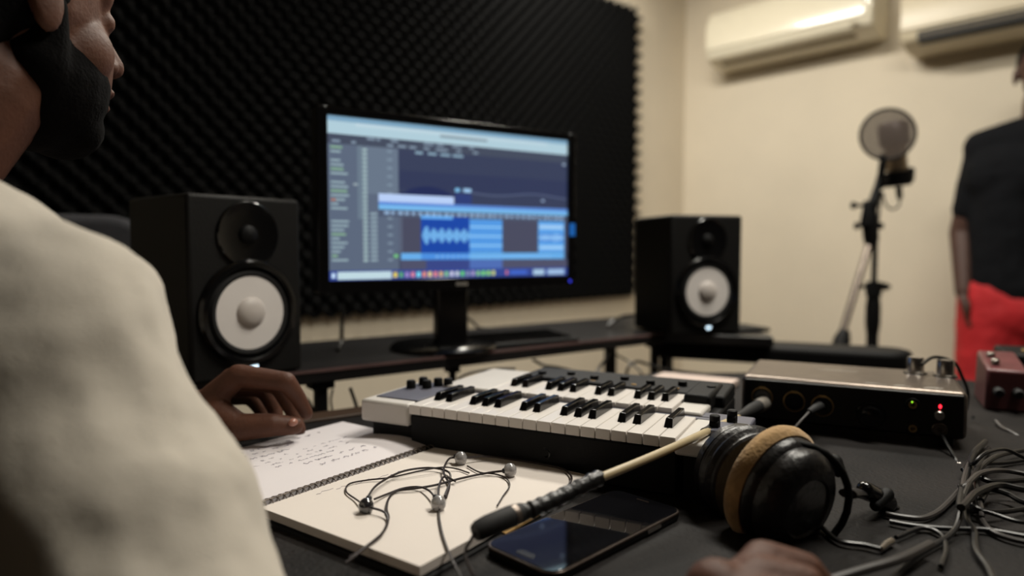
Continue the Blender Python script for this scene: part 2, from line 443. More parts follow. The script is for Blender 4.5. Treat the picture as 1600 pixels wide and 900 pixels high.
    for k in range(24): x = .4+k*.022; rc(x, x+.008, .85, .862, (140, 190, 235))
    rc(.262, 1, .878, .94, (74, 76, 100)); rc(.36, .54, .878, .94, (52, 66, 128)); rc(.54, .685, .878, .94, (74, 104, 172))
    rc(.235, .25, .84, .86, (110, 190, 120))
    rc(0, 1, .94, 1, (46, 66, 140)); rc(.03, .225, .948, .995, (184, 208, 216)); rc(.01, .022, .955, .985, (190, 215, 240))
    ic = [(220, 200, 80), (90, 160, 110), (150, 130, 190), (210, 130, 150), (120, 210, 235), (220, 140, 120), (225, 200, 130), (220, 130, 130), (210, 170, 110), (130, 190, 140), (200, 200, 220), (190, 200, 210), (100, 200, 110), (130, 140, 170), (160, 150, 190), (130, 190, 130), (120, 210, 110), (140, 210, 100), (190, 200, 110)]
    for k, c_ in enumerate(ic): x = .232+k*.0225; rc(x, x+.014, .955, .988, c_)
    rc(.70, .71, .955, .985, (200, 110, 130)); rc(.72, .80, .955, .985, (60, 96, 190)); rc(.83, .885, .952, .992, (160, 190, 214)); rc(.90, .985, .952, .992, (150, 180, 214))
    me = bpy.data.meshes.new('screen'); bm.to_mesh(me); bm.free()
    m = bpy.data.materials.new('screen_picture'); m.use_nodes = True; nt = m.node_tree; pb = nt.nodes['Principled BSDF']
    at = nt.nodes.new('ShaderNodeVertexColor'); at.layer_name = 'Col'
    nt.links.new(at.outputs['Color'], pb.inputs['Emission Color']); pb.inputs['Emission Strength'].default_value = 1.1
    pb.inputs['Base Color'].default_value = (.01, .01, .012, 1); pb.inputs['Roughness'].default_value = .35
    me.materials.append(m); o = bpy.data.objects.new('screen', me); COL.objects.link(o); o.parent = t
    MB().box(-.032, .032, .03, .055, .012, zb+.06).build('neck', M['gloss'], t, bevel=.004)
    MB().lathe([(.105, 0), (.105, .006), (.098, .012), (.045, .015)], 40, 'Z', (0, .07, 0)).build('base', M['gloss'], t)
    lg = MB(); x = -.0115
    for k in range(4):
        lg.box(x, x+.0012, -.0036, -.003, zb-.0145, zb-.0085); lg.box(x+.0034, x+.0046, -.0036, -.003, zb-.0145, zb-.0085)
        lg.box(x, x+.0046, -.0036, -.003, zb-.0095+(k % 2)*-.003, zb-.0085+(k % 2)*-.003); x += .0062
    lg.build('badge', M['print_'], t, smooth=False)
    MB().ell((W_/2+.004, -.003, zb-.012), (.003, .001, .003)).build('power_light', M['ledb'], t)
    MB().box(W_/2+.001, W_/2+.016, -.0036, -.003, zb+.08, zb+.106).build('sticker', M['bluetag'], t, smooth=False)
    return t
monitor()

# ------------------------------------------------------------------ air conditioners
def aircon(label, y0, y1, zb, mb_, slot):
    D = .2
    t = thing('air_conditioner', label, 'air conditioner', (RX, y1, zb), R_(-90), 'wall air conditioners')
    # local x runs along the wall (world -y), local -y ... local y runs to the wall (+x)
    Lx = y1-y0
    prof = [(0, .29), (-.10, .29), (-.165, .265), (-.195, .20), (-.2, .07), (-.185, .035), (-.10, .004), (0, .0)]
    def ext(pr, x0, x1): return [[Vector((x0, y, z)) for y, z in pr], [Vector((x1, y, z)) for y, z in pr]]
    MB().rings(ext(prof, 0, Lx)).build('body', mb_, t, bevel=.012, seg=3)
    fp = [(-.155, .274), (-.17, .268), (-.2005, .203), (-.206, .075), (-.2, .072), (-.192, .20)]
    MB().rings(ext([(-.150, .276), (-.168, .271), (-.203, .205), (-.208, .078), (-.198, .078), (-.192, .2)], .004, Lx-.03)).build('front_panel', mb_, t, bevel=.003)
    if slot:
        MB().rings(ext([(-.203, .066), (-.2035, .030), (-.16, .018), (-.16, .066)], .07, Lx-.05)).build('air_outlet', M['dark'], t)
        f = MB().rings(ext([(-.205, .05), (-.207, .046), (-.17, .03), (-.168, .034)], .075, Lx-.055)).build('louvre', M['acs'], t)
    else:
        MB().rings(ext([(-.1455, .0225), (-.149, .0195), (-.118, .0075), (-.1145, .0105)], .06, Lx-.09)).build('louvre', M['acs'], t)
    MB().box(Lx-.09, Lx-.055, -.205, -.2, .045, .052).build('display_mark', M['acs'], t)
    return t
aircon('glossy white air conditioner with closed louvre high on the wall, beside the room corner', 1.14, 1.95, 1.95, M['acw'], False)
aircon('cream air conditioner with an open black outlet slot, above the standing man', .2, 1.03, 1.84, M['ac2'], True)

# ------------------------------------------------------------------ keyboards
KR = R_(-70)
def keys(t, x0, n, y0, pitch, klen, z, pre):
    hb = None; wbase = None
    for i in range(n):
        if wbase is None:
            wbase = MB().box(.0004, pitch-.0004, 0, klen, -.011, 0).build('white_key', M['key'], t, bevel=.0008)
            o = wbase
        else:
            o = wbase.copy(); COL.objects.link(o)
        o.location = (x0+i*pitch, y0, z)
        if i % 7 in pre and i < n-1:
            if hb is None:
                bw = pitch*.56
                m_ = MB(); bl = klen*.64
                m_.rings([[Vector((-bw/2, 0, -.001)), Vector((bw/2, 0, -.001)), Vector((bw/2, bl, -.001)), Vector((-bw/2, bl, -.001))],
                          [Vector((-bw*.38, .006, .009)), Vector((bw*.38, .006, .009)), Vector((bw*.38, bl, .009)), Vector((-bw*.38, bl, .009))]])
                hb = m_.build('black_key', M['blackkey'], t, bevel=.001); o = hb
            else:
                o = hb.copy(); COL.objects.link(o)
            o.location = (x0+(i+1)*pitch, y0+klen*.36, z)
pk = .0165
c = T(563, 623, .82)
kb = thing('midi_keyboard', 'white midi keyboard with knob panel, nearer the notebook', 'keyboard', (c.x, c.y, TZ), KR)
kz = .82-TZ
MB().box(0, .071, 0, .125, kz-.027, kz).build('end_block', M['whitep'], kb, bevel=.004)
MB().box(.071, .386, .004, .125, .0, kz-.0115).build('case', M['black'], kb, bevel=.003)
MB().box(.01, .071, .01, .12, .0, kz-.027).build('foot', M['black'], kb, bevel=.002)
MB().box(.384, .442, -.004, .125, kz-.016, kz-.002).build('end_block', M['whitep'], kb, bevel=.003)
MB().box(.39, .435, .01, .12, .0, kz-.016).build('foot', M['black'], kb)
MB().box(.071, .442, .092, .125, kz-.012, kz-.001).build('back_rail', M['panel'], kb, bevel=.002)
MB().box(.010, .072, .018, .121, kz-.001, kz+.0015).build('control_panel', M['panel'], kb, bevel=.001)
for k, (x, y) in enumerate(((.022, .075), (.024, .100), (.040, .085), (.045, .104), (.058, .108))):
    MB().lathe([(.0062, 0), (.006, .009), (.005, .0105), (0, .0108)], 18, 'Z', (x, y, kz+.0015)).build('knob', M['black'], kb)
keys(kb, .0715, 19, 0, pk, .092, kz, (0, 1, 3, 4, 5))
MB().box(.405, .428, .03, .07, kz-.002, kz+.004).build('wheel_mount', M['panel'], kb, bevel=.001)
for y in (.045, .075):
    MB().lathe([(.0055, -.0045), (.0065, 0), (.0055, .0045)], 20, 'X', (.413+(y-.045)*.4, y, kz+.006)).lathe([(.0052, 0), (.0052, .016), (.004, .017)], 14, 'Z', (.413+(y-.045)*.4, y, kz-.001)).build('wheel', M['black'], kb)

c = T(690, 600, .825)
k2 = thing('midi_keyboard', 'second midi keyboard with dark raised control panel, behind the white one', 'keyboard', (c.x, c.y, TZ), KR)
kz = .825-TZ
MB().box(0, .348, 0.002, .155, kz-.036, kz-.0115).build('case', M['black'], k2, bevel=.003)
MB().box(.02, .36, .012, .145, 0, kz-.036).build('foot', M['black'], k2, bevel=.002)
MB().box(0, .073, 0, .14, kz-.012, kz-.0005).build('end_block', M['whitep'], k2, bevel=.003)
MB().box(.305, .337, 0, .052, kz-.012, kz-.002).build('end_block', M['whitep'], k2, bevel=.003)
MB().box(.306, .337, .046, .135, kz-.012, kz+.008).build('right_panel', M['black'], k2, bevel=.004)
MB().box(0, .348, -.0025, .0015, kz-.013, kz-.006).build('front_trim', M['metal'], k2, bevel=.0008)
MB().rings([[Vector((.075, .076, kz-.012)), Vector((.348, .076, kz-.012)), Vector((.348, .156, kz-.012)), Vector((.075, .156, kz-.012))],
            [Vector((.078, .08, kz+.006)), Vector((.348, .08, kz+.002)), Vector((.348, .152, kz+.006)), Vector((.078, .152, kz+.006))]]).build('control_panel', M['black'], k2, bevel=.003)
for k in range(7):
    MB().lathe([(.006, 0), (.0055, .007), (0, .0075)], 16, 'Z', (.10+k*.038, .10+.012*(k % 2), kz+.0028)).build('knob', M['black'], k2)
for k in range(4):
    MB().box(.12+k*.055, .126+k*.055, .088, .092, kz+.002, kz+.005).build('button', M['gold'], k2)
keys(k2, .0735, 14, 0, pk, .08, kz, (0, 1, 3, 4, 5))

# ------------------------------------------------------------------ audio interface
c = T(1158, 586, .83); IZ = .83-TZ
af = thing('audio_interface', 'gunmetal audio interface box with sockets and two silver knobs', 'audio interface', (c.x, c.y, TZ), KR)
IL, ID = .262, .16
MB().box(0, IL, .002, ID, .010, IZ).build('chassis', M['metal'], af, bevel=.008, seg=4)
MB().box(.004, IL-.004, -.0006, .004, .013, IZ-.004).build('front_panel', M['face'], af, bevel=.002)
for x, y in ((.02, .02), (IL-.02, .02), (.02, ID-.02), (IL-.02, ID-.02)):
    MB().lathe([(.008, 0), (.009, .011)], 14, 'Z', (x, y, 0)).build('foot', M['rubber'], af)
def fx(px, py):      # pixel on the front panel -> local x,z
    d_ = RT*((px-800)/FPX) + UP*((450-py)/FPX) + FP
    n_ = Vector((math.sin(-KR)*1, math.cos(KR), 0))
    n_ = (Matrix.Rotation(KR, 3, 'Z') @ Vector((0, 1, 0)))
    o_ = Vector(af.location); tt = (o_-CAM).dot(n_)/d_.dot(n_)
    q_ = xf(af).inverted() @ (CAM+d_*tt); return q_.x, q_.z
for px, py in ((1191, 620), (1241, 627), (1285, 634)):
    x, z = fx(px, py)
    MB().lathe([(.0135, -.0005), (.0135, -.0025), (.0125, -.0030), (.0118, -.0015)], 32, 'Y', (x, 0, z), caps=False).build('socket_ring', M['gold'], af)
    o = MB().lathe([(.012, -.0007), (.0115, -.0026), (.006, -.0022), (.0058, -.0008)], 28, 'Y', (x, 0, z)).build('combo_socket', M['gloss'], af)
    MB().box(x-.004, x+.004, -.0036, -.002, z+.0115, z+.0138).build('latch', M['gold'], af)
x, z = fx(1361, 648)
MB().lathe([(.017, -.0005), (.0165, -.004), (.0155, -.0045), (.015, -.0035)], 36, 'Y', (x, 0, z)).lathe([(.012, 0), (.0115, -.012), (.010, -.013), (0, -.0132)], 30, 'Y', (x, 0, z)).build('level_dial', M['gloss'], af)
for px, py, m_ in ((1426, 632, 'gold'), (1426, 669, 'gold'), (1468, 671, 'metal')):
    x, z = fx(px, py)
    MB().lathe([(.0085, -.0005), (.0085, -.002), (.0075, -.0026), (.0072, -.001)], 28, 'Y', (x, 0, z)).build('socket_ring', M[m_] if m_ != 'gold' else M['face'], af)
    MB().lathe([(.0045, -.0006), (.0045, -.003), (.003, -.003), (.003, -.001)], 20, 'Y', (x, 0, z)).build('jack_socket', M[m_], af)
x, z = fx(1467, 648); MB().lathe([(.0062, -.0005), (.006, -.007), (.005, -.0085), (0, -.009)], 24, 'Y', (x, 0, z)).build('push_button', M['chrome'], af)
x, z = fx(1469, 635); MB().ell((x, -.001, z), (.0016, .001, .0024)).build('indicator_light', M['ledr'], af)['label'] = 'glowing red indicator'
x, z = fx(1425, 630); MB().ell((x, -.0028, z+.002), (.0011, .0008, .0011)).build('indicator_light', M['ledg'], af)['label'] = 'green indicator'
pr = MB()
for u0, u1, v0, v1 in ((.150, .164, .012, .0135), (.168, .176, .012, .0135), (.152, .168, .018, .0195), (.183, .190, .010, .0115), (.183, .203, .014, .0155), (.186, .196, .018, .0195), (.216, .236, .012, .0135), (.218, .232, .016, .0175), (.222, .238, .020, .0212), (.09, .142, .098, .0995), (.10, .122, .104, .105)):
    pr.box(u0, u1, v0, v1, IZ-.0001, IZ+.0002)
pr.build('top_print', M['print_'], af, smooth=False)
for px, py in ((1430, 583), (1477, 588)):
    q = xf(af).inverted() @ T(px, py, .83)
    o = MB().lathe([(.0135, 0), (.0135, .002), (.0125, .0032), (.0106, .0035), (.0104, .021), (.0094, .0228), (0, .023)], 30, 'Z', (q.x, q.y, IZ)).build('knob', M['chrome'], af)
    MB().lathe([(.0145, 0), (.0145, .0012)], 30, 'Z', (q.x, q.y, IZ)).build('knob_skirt', M['rubber'], o)

def cable(label, pts, r, m, cat='cable', name='cable', n=8, rad=None, group=None):
    sp = spline(pts, 8)
    o = MB().tube(sp, rad(sp) if rad else r, n).build(name, M[m])
    return tag(o, label, cat, group)

cable('thin black lead looping behind the two silver knobs', [P(1440, 570, .90), P(1460, 558, .93), P(1490, 566, .93), P(1503, 588, .935), P(1512, 612, .95), P(1510, 640, .96)], .0022, 'blackcable')

# ------------------------------------------------------------------ notebook
NZ = TZ+.014
sp0 = T(400, 788, NZ); sp1 = T(690, 690, NZ)
nx_ = (sp1-sp0); NL = nx_.length; nx_.normalize(); nrz = math.atan2(nx_.y, nx_.x)
nb = thing('notebook', 'open spiral notebook with handwriting under the earphones', 'notebook', (sp0.x, sp0.y, TZ), nrz)
NW = .20
def sheet(y0, y1, base, curl, thick, n=14, x0=0, x1=None, tilt=0):
    x1 = NL if x1 is None else x1
    rs = []
    top = []; bot = []
    for i in range(n+1):
        t_ = i/n; y = y0+(y1-y0)*t_
        z = base+curl*math.sin(PI*min(1, t_*1.6))*(1-t_)+tilt*t_
        top.append((y, z)); bot.append((y, z-thick))
    pr_ = top+bot[::-1]
    return MB().rings([[Vector((x, y, z)) for y, z in pr_] for x in (x0, x1)])
sheet(-.006, -NW, .0125, .0, .0075).build('right_pages', M['paper'], nb)
sheet(.006, NW*.86, .0135, .007, .009, x1=NL*.985).build('left_pages', M['paper2'], nb)
MB().box(-.002, NL+.002, -NW-.003, -.004, 0, .0025).build('back_cover', M['dark'], nb)
MB().box(.06, NL+.010, -NW*.62, -.006, .0025, .0048).box(NL*.4, NL+.004, -NW-.004, -NW*.5, .0025, .0040).build('kraft_divider', M['kraft'], nb)
MB().box(-.004, NL+.004, .004, NW*.87, 0, .0028).build('front_cover', M['dark'], nb)
sp = MB()
N_ = 34
for k in range(N_):
    x = .006+k*(NL-.012)/(N_-1)
    sp.tube([Vector((x+.0004*math.sin(a_), .0068*math.cos(a_), .0122+.0026*math.sin(a_))) for a_ in [2*PI*j/12-.9 for j in range(10)]], .0005, 5)
sp.tube([(0, .0, .0146), (NL, 0, .0146)], .0007, 5)
sp.build('spiral_binding', M['metal'], nb)
hw = MB(); rnd = random.Random(5)
for row in range(9):
    y = .035+row*.0145
    x = NL*.20+rnd.random()*.03; xe = NL*(.45+.35*rnd.random())
    while x < xe:
        t_ = y/(NW*.86); z = .0135+.007*math.sin(PI*min(1, t_*1.6))*(1-t_)+.0004
        if rnd.random() < .72:
            ps = []; xx = x
            for k in range(rnd.randint(4, 9)):
                ps.append((xx, y+rnd.uniform(-.0028, .0028), z)); xx += rnd.uniform(.0004, .0022)
            hw.tube(ps, .00022, 4)
        x += rnd.uniform(.008, .016)
hw.build('handwriting', M['ink'], nb)
hw = MB()
for k in range(5):
    x = .05+.02*k; hw.tube([(x+.004*j, -.02-.004*k+rnd.uniform(-.002, .002), .0127) for j in range(6)], .00018, 4)
hw.build('pencil_marks', M['ink'], nb)

# ------------------------------------------------------------------ phone
PZ = TZ+.0085
c0 = T(755, 850, PZ); c1 = T(960, 765, PZ)
prz = math.atan2(c1.y-c0.y, c1.x-c0.x); PL, PW = .177, .076
ctr = (T(755, 850, PZ)+T(1065, 795, PZ)+T(960, 765, PZ)+T(870, 893, PZ))/4
ph = thing('smartphone', 'black smartphone lying screen up in front of the notebook', 'phone', (ctr.x, ctr.y, TZ), prz)
def rrect(lx, ly, r, n=6):
    out = []
    for qx, qy, a0 in ((1, 1, 0), (-1, 1, 90), (-1, -1, 180), (1, -1, 270)):
        for k in range(n+1):
            a_ = R_(a0+90*k/n); out.append((qx*(lx/2-r)+r*math.cos(a_), qy*(ly/2-r)+r*math.sin(a_)))
    return out
MB().poly(rrect(PL, PW, .0125), .0, .0075).build('body', M['black'], ph, bevel=.0022, seg=3)
MB().poly(rrect(PL+.0006, PW+.0006, .0127), .0052, .0078).build('metal_frame', M['phoneband'], ph, bevel=.0008)
MB().poly(rrect(PL-.003, PW-.003, .011), .0076, .0085).build('screen_glass', M['glass'], ph, bevel=.0004)
MB().poly([(x-PL/2+.0105, y) for x, y in rrect(.0075, .0175, .0037)], .0084, .0088).build('home_button', M['gloss'], ph, bevel=.0003)
MB().poly([(x+PL/2-.009, y) for x, y in rrect(.0018, .013, .0008)], .0084, .0087).build('earpiece', M['phoneband'], ph)
MB().box(.03, .05, -PW/2-.0009, -PW/2+.001, .003, .0056).build('side_button', M['chrome'], ph)

# ------------------------------------------------------------------ earphones
PGZ = TZ+.0128
def bud(root, px, py, m_, nzl):
    c_ = T(px, py+9, PGZ)+Vector((0, 0, .0066))
    c_ = P(px, py, (c_-CAM).dot(F)); 
    o = MB().ell(c_, (.0068, .0068, .0074), n=20).build('earbud', M[m_], root, world=True)
    q_ = c_+Vector(nzl)
    MB().caps(c_+Vector(nzl)*.6, q_, .0034, .0026, 12).build('nozzle', M['dark'], o, world=False) if False else None
    nz = MB().caps(c_+Vector(nzl)*.55, q_, .0036, .0028, 12)
    nz.bm.transform(xf(root).inverted()); nz.build('nozzle', M['dark'], o)
    return c_
def G(px, py, dz=.0016): return T(px, py, PGZ+dz)
e1 = thing('earphones', 'wired earphones with a dark earbud nearest the spiral binding', 'earphones', G(572, 792))
b1 = bud(e1, 572, 791, 'buddark', (.004, .002, .0055)); b2 = bud(e1, 720, 716, 'budclear', (-.002, .006, .001))
w1 = MB()
w1.tube(spline([b1+Vector((0, 0, .006)), G(590, 757, .006), G(628, 737, .004), G(670, 731, .003), G(700, 737, .003), G(703, 752), G(695, 775, .004)], 8), .0011, 6)
w1.tube(spline([b1, G(556, 780, .002), G(541, 768), G(546, 756), G(575, 750), G(610, 746, .003), G(660, 735, .005), G(693, 730, .005), G(715, 733), G(733, 739)], 8), .0008, 6)
w1.tube(spline([b2, G(703, 716, .005), G(694, 730, .005), G(694, 741, .004), G(702, 758, .002), G(697, 778, .003)], 8), .0011, 6)
w1.tube(spline([b2, G(760, 713, .005), G(800, 718, .003), G(845, 725, .002), G(880, 733, .002), G(893, 746, .003), G(886, 762, .005)], 8), .0011, 6)
w1.tube(spline([b1, G(600, 800, .004), G(606, 815), G(598, 832), G(575, 852), G(556, 868, .001), G(540, 880, .0)], 8), .0010, 6)
w1.build('earphone_cord', M['wire'], e1, world=True)
e2 = thing('earphones', 'wired earphones with two clear grey earbuds, nearer the phone', 'earphones', G(685, 788))
b3 = bud(e2, 685, 787, 'budclear', (.0, .004, .0045)); b4 = bud(e2, 797, 735, 'budclear', (-.005, .003, .0))
w2 = MB()
w2.tube(spline([b3, G(672, 768, .005), G(655, 761, .003), G(630, 763, .002), G(605, 772), G(585, 780, .004)], 8), .0010, 6)
w2.tube(spline([b4, G(775, 737, .004), G(745, 742, .002), G(710, 750, .003), G(680, 758, .003), G(650, 763, .003), G(620, 767, .002), G(608, 778), G(604, 795, .002), G(607, 810), G(598, 832, .0025), G(575, 852), G(545, 872, .0)], 8), .0011, 6)
w2.tube(spline([b3+Vector((0, 0, .004)), G(686, 760, .008), G(694, 745, .006), G(712, 752, .003)], 8), .0011, 6)
w2.tube(spline([G(730, 728), G(750, 738), G(775, 741), G(792, 748), G(796, 760), G(786, 775), G(777, 790)], 8), .0008, 6)
w2.tube(spline([b3+Vector((.001, -.001, -.003)), G(686, 806), G(690, 830), G(698, 855), G(709, 880), G(722, 905, -.004)], 8), .0010, 6)
w2.build('earphone_cord', M['wire'], e2, world=True)

# microphone cable with taped joint running from the interface over the desk
mc = thing('microphone_cable', 'cream microphone cable with black taped plug, from interface to notebook', 'cable', T(935, 748, TZ))
path = spline([P(1160, 647, .82), P(1145, 655, .755), P(1115, 669, .685), P(1080, 686, .632), P(1010, 717, .585), P(932, 749, .55)], 10)
MB().tube(path, .0037, 14).build('cable_sheath', M['cream'], mc, world=True)
MB().tube([P(1124, 665, .702), P(1112, 671, .680), P(1100, 676, .662)], [.0046, .0052, .0046], 14).build('tape_wrap', M['tape'], mc, world=True)
MB().tube([P(1200, 627, .925), P(1190, 632, .905), P(1184, 635, .895)], [.0085, .0095, .0088], 20).build('plug_collar', M['nickel'], mc, world=True)
MB().tube([P(1186, 634, .897), P(1174, 640, .87), P(1162, 646, .83), P(1150, 652, .775)], [.0078, .0075, .005, .0038], 18).build('plug_boot', M['rubber'], mc, world=True)
tp = MB(); pp = spline([P(940, 745, .555), P(925, 752, .547), P(880, 775, .533), P(840, 793, .52), P(812, 803, .512)], 6)
tp.tube(pp, [(.0046 if i < 3 else .0066+.0007*math.sin(i*2.3)) for i in range(len(pp))], 16)
tp.build('tape_wrap', M['tape'], mc, world=True)
MB().tube([P(816, 801, .514), P(800, 806, .508), P(798, 807, .507), P(762, 822, .497), P(748, 829, .493), P(742, 832, .491)], [.0074, .0080, .0083, .0082, .0076, .0062], 20).build('plug', M['rubber'], mc, world=True)
MB().tube([P(806, 804, .5105), P(799, 807, .5075)], [.0081, .0084], 20).build('plug_ring', M['metal'], mc, world=True)
cable('thin dark wires trailing from the taped plug over the notebook corner', [P(742, 832, .492), P(735, 845, .49), P(728, 858, .488), P(729, 875, .478), P(740, 900, .465)], .0012, 'wire')
cable('short cream cord end at the front edge of the notebook', [P(552, 862, .538), P(535, 875, .53), P(517, 892, .52), P(495, 915, .505), P(470, 945, .49)], .0022, 'cream')

# ------------------------------------------------------------------ headphones
hp = thing('headphones', 'black over-ear headphones with one worn tan ear pad, beside the phone', 'headphones', T(1235, 850, TZ))
def frame(n_):
    n_ = Vector(n_).normalized(); q_ = n_.to_track_quat('Z', 'Y'); return q_.to_matrix()
def toW(v): return RT*v[0]+Vector((0, 0, v[1]))+F*v[2]
n1 = toW((.42, -.22, -.87)).normalized(); R1 = frame(n1)
C1 = P(1232, 775, .565)
def disc(center, Rm, prof, name, m_, n=44, par=hp, sy=1.12):
    mt = Matrix.Translation(center) @ Rm.to_4x4()
    mb = MB(); rs = []
    up = Rm.inverted() @ Vector((0, 0, 1)); ang = math.atan2(up.y, up.x)
    for r_, h_ in prof:
        ring = []
        for i in range(n):
            a_ = 2*PI*i/n; p_ = Vector((r_*sy*math.cos(a_), r_*math.sin(a_), h_))
            p_ = Matrix.Rotation(ang, 3, 'Z') @ p_
            ring.append(mt @ p_)
        rs.append(ring)
    mb.rings(rs)
    return mb.build(name, M[m_], par, world=True)
# near cup: pad (inner side, -n), cup shell, cap
disc(C1, R1, [(.030, -.024), (.042, -.027), (.0475, -.025), (.0492, -.020), (.0485, -.014), (.0455, -.010), (.036, -.010)], 'ear_pad', 'velour')['label'] = 'worn tan ear pad'
disc(C1, R1, [(.030, -.011), (.0440, -.011), (.0445, -.006), (.0425, -.002), (.0405, .000), (.0405, .003), (.0415, .006), (.0400, .012), (.034, .018), (.024, .021), (.0225, .019), (.012, .019), (0.0, .0195)], 'ear_cup', 'leather')
n2 = toW((.30, -.12, -.95)).normalized(); R2 = frame(n2)
C2 = P(1164, 741, .618)
disc(C2, R2, [(.0, -.0301), (.020, -.030), (.034, -.027), (.041, -.020), (.042, -.012), (.038, -.010)], 'ear_cup', 'leather', sy=1.02)
pad = []
for k in range(15):
    t_ = k/14; pad.append((.0415+.004*math.sin(PI*t_)+.0009*math.sin(t_*22), -.011+.026*t_))
disc(C2, R2, [(.030, -.011)]+pad+[(.030, .015)], 'ear_pad', 'leather', sy=1.02)['label'] = 'wrinkled black ear pad'
# yokes and headband
u1 = (Vector((0, 0, 1)).cross(n1)).normalized()
def yoke(C_, Rm, off, r_):
    mb = MB(); pts_ = []
    for k in range(17):
        a_ = -PI*.62+PI*1.24*k/16
        pts_.append(C_+Rm @ Vector((0, 0, off))+ (RT*math.cos(a_)*1.0+Vector((0, 0, 1))*math.sin(a_)*.98)*r_)
    mb.tube(pts_, .0032, 10); return mb.build('yoke', M['black'], hp, world=True)
yoke(C1, R1, .004, .0475)
hb = spline([C1+RT*.050+Vector((0, 0, .002)), P(1345, 772, .60), P(1388, 790, .625), P(1402, 800, .66), P(1380, 790, .72), P(1330, 760, .76), P(1270, 730, .765), C2+RT*.05+Vector((0, 0, -.012))], 8)
MB().tube(hb, .0075, 12, flat=.55).build('headband', M['leather'], hp, world=True)
MB().caps(P(1352, 765, .60), P(1385, 785, .62), .0075, .009).build('slider', M['gloss'], hp, world=True)
MB().caps(P(1386, 772, .61), P(1368, 790, .60), .006, .005).build('hinge', M['black'], hp, world=True)
MB().caps(P(1304, 722, .585), P(1310, 735, .582), .007, .006).build('hinge', M['black'], hp, world=True)

# ------------------------------------------------------------------ cables around the interface
def Q(px, py, up=.004): return T(px, py, TZ+up)
jk = thing('jack_plug', 'black lead with silver jack plug hanging in front of the interface', 'cable', Q(1498, 760))
MB().tube(spline([P(1467, 671, .83), P(1480, 695, .80), P(1492, 715, .78), P(1499, 730, .76)], 6), .0022, 8).build('lead', M['blackcable'], jk, world=True)
MB().tube([P(1499, 728, .765), P(1498, 742, .755), P(1496, 750, .75)], [.0055, .0062, .0055], 16).build('collar', M['chrome'], jk, world=True)['label'] = 'silver plug collar'
MB().tube(spline([P(1496, 748, .75), P(1493, 775, .73), P(1488, 800, .70), P(1470, 830, .635), P(1440, 860, .57), P(1400, 878, .53), P(1350, 890, .512), P(1300, 902, .50)], 8), [.0052]*8+[.0042]*49, 12).build('sleeve', M['blackcable'], jk, world=True)
cable('grey cable running along the front right desk edge', [Q(1455, 850, .012), Q(1405, 874, .013), Q(1340, 893, .012), Q(1270, 915, .01)], .0034, 'greycable')
cable('pale thin cable curling in front of the headphones slider', [Q(1384, 803), Q(1410, 808), Q(1440, 810), Q(1465, 800), Q(1485, 782), Q(1500, 765)], .0026, 'greycable')
def lead_plug():
    t = thing('jack_adapter', 'small silver jack tip lying beside the headphones', 'plug', Q(1385, 850))
    MB().tube([Q(1376, 858, .004), Q(1384, 851, .004), Q(1393, 846, .004)], [.0022, .0032, .0032], 12).build('tip', M['chrome'], t, world=True)
    MB().tube(spline([Q(1376, 858, .004), Q(1350, 852), Q(1310, 845), Q(1280, 820)], 6), .0022, 8).build('lead', M['blackcable'], t, world=True)
lead_plug()
sets = [
 ('black cable arcing over the desk at right below the interface', [Q(1540, 690, .008), Q(1518, 715, .012), Q(1505, 760, .02), Q(1530, 740, .02), Q(1565, 735, .012), Q(1610, 742, .008), Q(1660, 750)], .0026, 'greycable'),
 ('black cable looping low at the right frame edge', [Q(1540, 690, .008), Q(1518, 715, .012), Q(1530, 780, .012), Q(1545, 765, .012), Q(1575, 772, .01), Q(1600, 785, .008), Q(1660, 800)], .0026, 'blackcable'),
 ('grey cable sweeping from the plug toward the lower right corner', [Q(1540, 690, .008), Q(1518, 715, .012), Q(1532, 790, .01), Q(1535, 812), Q(1550, 830), Q(1580, 842), Q(1620, 850)], .0024, 'greycable'),
 ('thick black cable crossing the cable tangle at right', [Q(1540, 690, .008), Q(1518, 715, .012), Q(1500, 790, .02), Q(1525, 770, .02), Q(1560, 758, .015), Q(1600, 765, .012), Q(1650, 768, .01)], .0032, 'blackcable'),
 ('long black lead lying straight along the desk below the interface', [Q(1390, 815), Q(1430, 822), Q(1480, 826), Q(1540, 828), Q(1600, 838), Q(1650, 845)], .0022, 'blackcable'),
 ('black lead curving round the speckled desk patch', [Q(1400, 840), Q(1440, 825), Q(1470, 835), Q(1478, 858), Q(1470, 885)], .002, 'blackcable'),
 ('thin black lead in a small arch beside the interface corner', [Q(1540, 690, .008), Q(1518, 715, .012), Q(1520, 725, .02), Q(1540, 708, .03), Q(1570, 702, .025), Q(1600, 715, .015), Q(1640, 730, .01)], .002, 'blackcable'),
 ('brown-tipped lead running right from the maroon pedal', [P(1556, 658, .93), P(1565, 668, .91), P(1580, 676, .89), P(1605, 690, .87), P(1640, 705, .85)], .0028, 'greycable'),
 ('black lead crossing under the brown-tipped one at right', [Q(1540, 690, .008), Q(1518, 715, .012), Q(1505, 735, .01), Q(1540, 725, .008), Q(1580, 722), Q(1640, 712)], .0022, 'blackcable'),
 ('black power lead at the bottom right corner of the desk', [Q(1540, 690, .008), Q(1518, 715, .012), Q(1510, 800, .006), Q(1522, 830), Q(1525, 860), Q(1545, 890), Q(1560, 930)], .0028, 'blackcable'),
]
for l_, p_, r_, m_ in sets: cable(l_, p_, r_, m_)
tp_ = thing('jack_plug', 'thin black lead with ribbed plug in the third interface socket', 'cable', Q(1264, 700))
MB().tube([P(1290, 630, .895), P(1276, 637, .872), P(1264, 644, .855)], [.0062, .0056, .0036], 16).build('plug', M['rubber'], tp_, world=True)
MB().tube([P(1290, 630, .893), P(1287, 631.5, .889)], [.0067, .0067], 16).build('collar', M['chrome'], tp_, world=True)
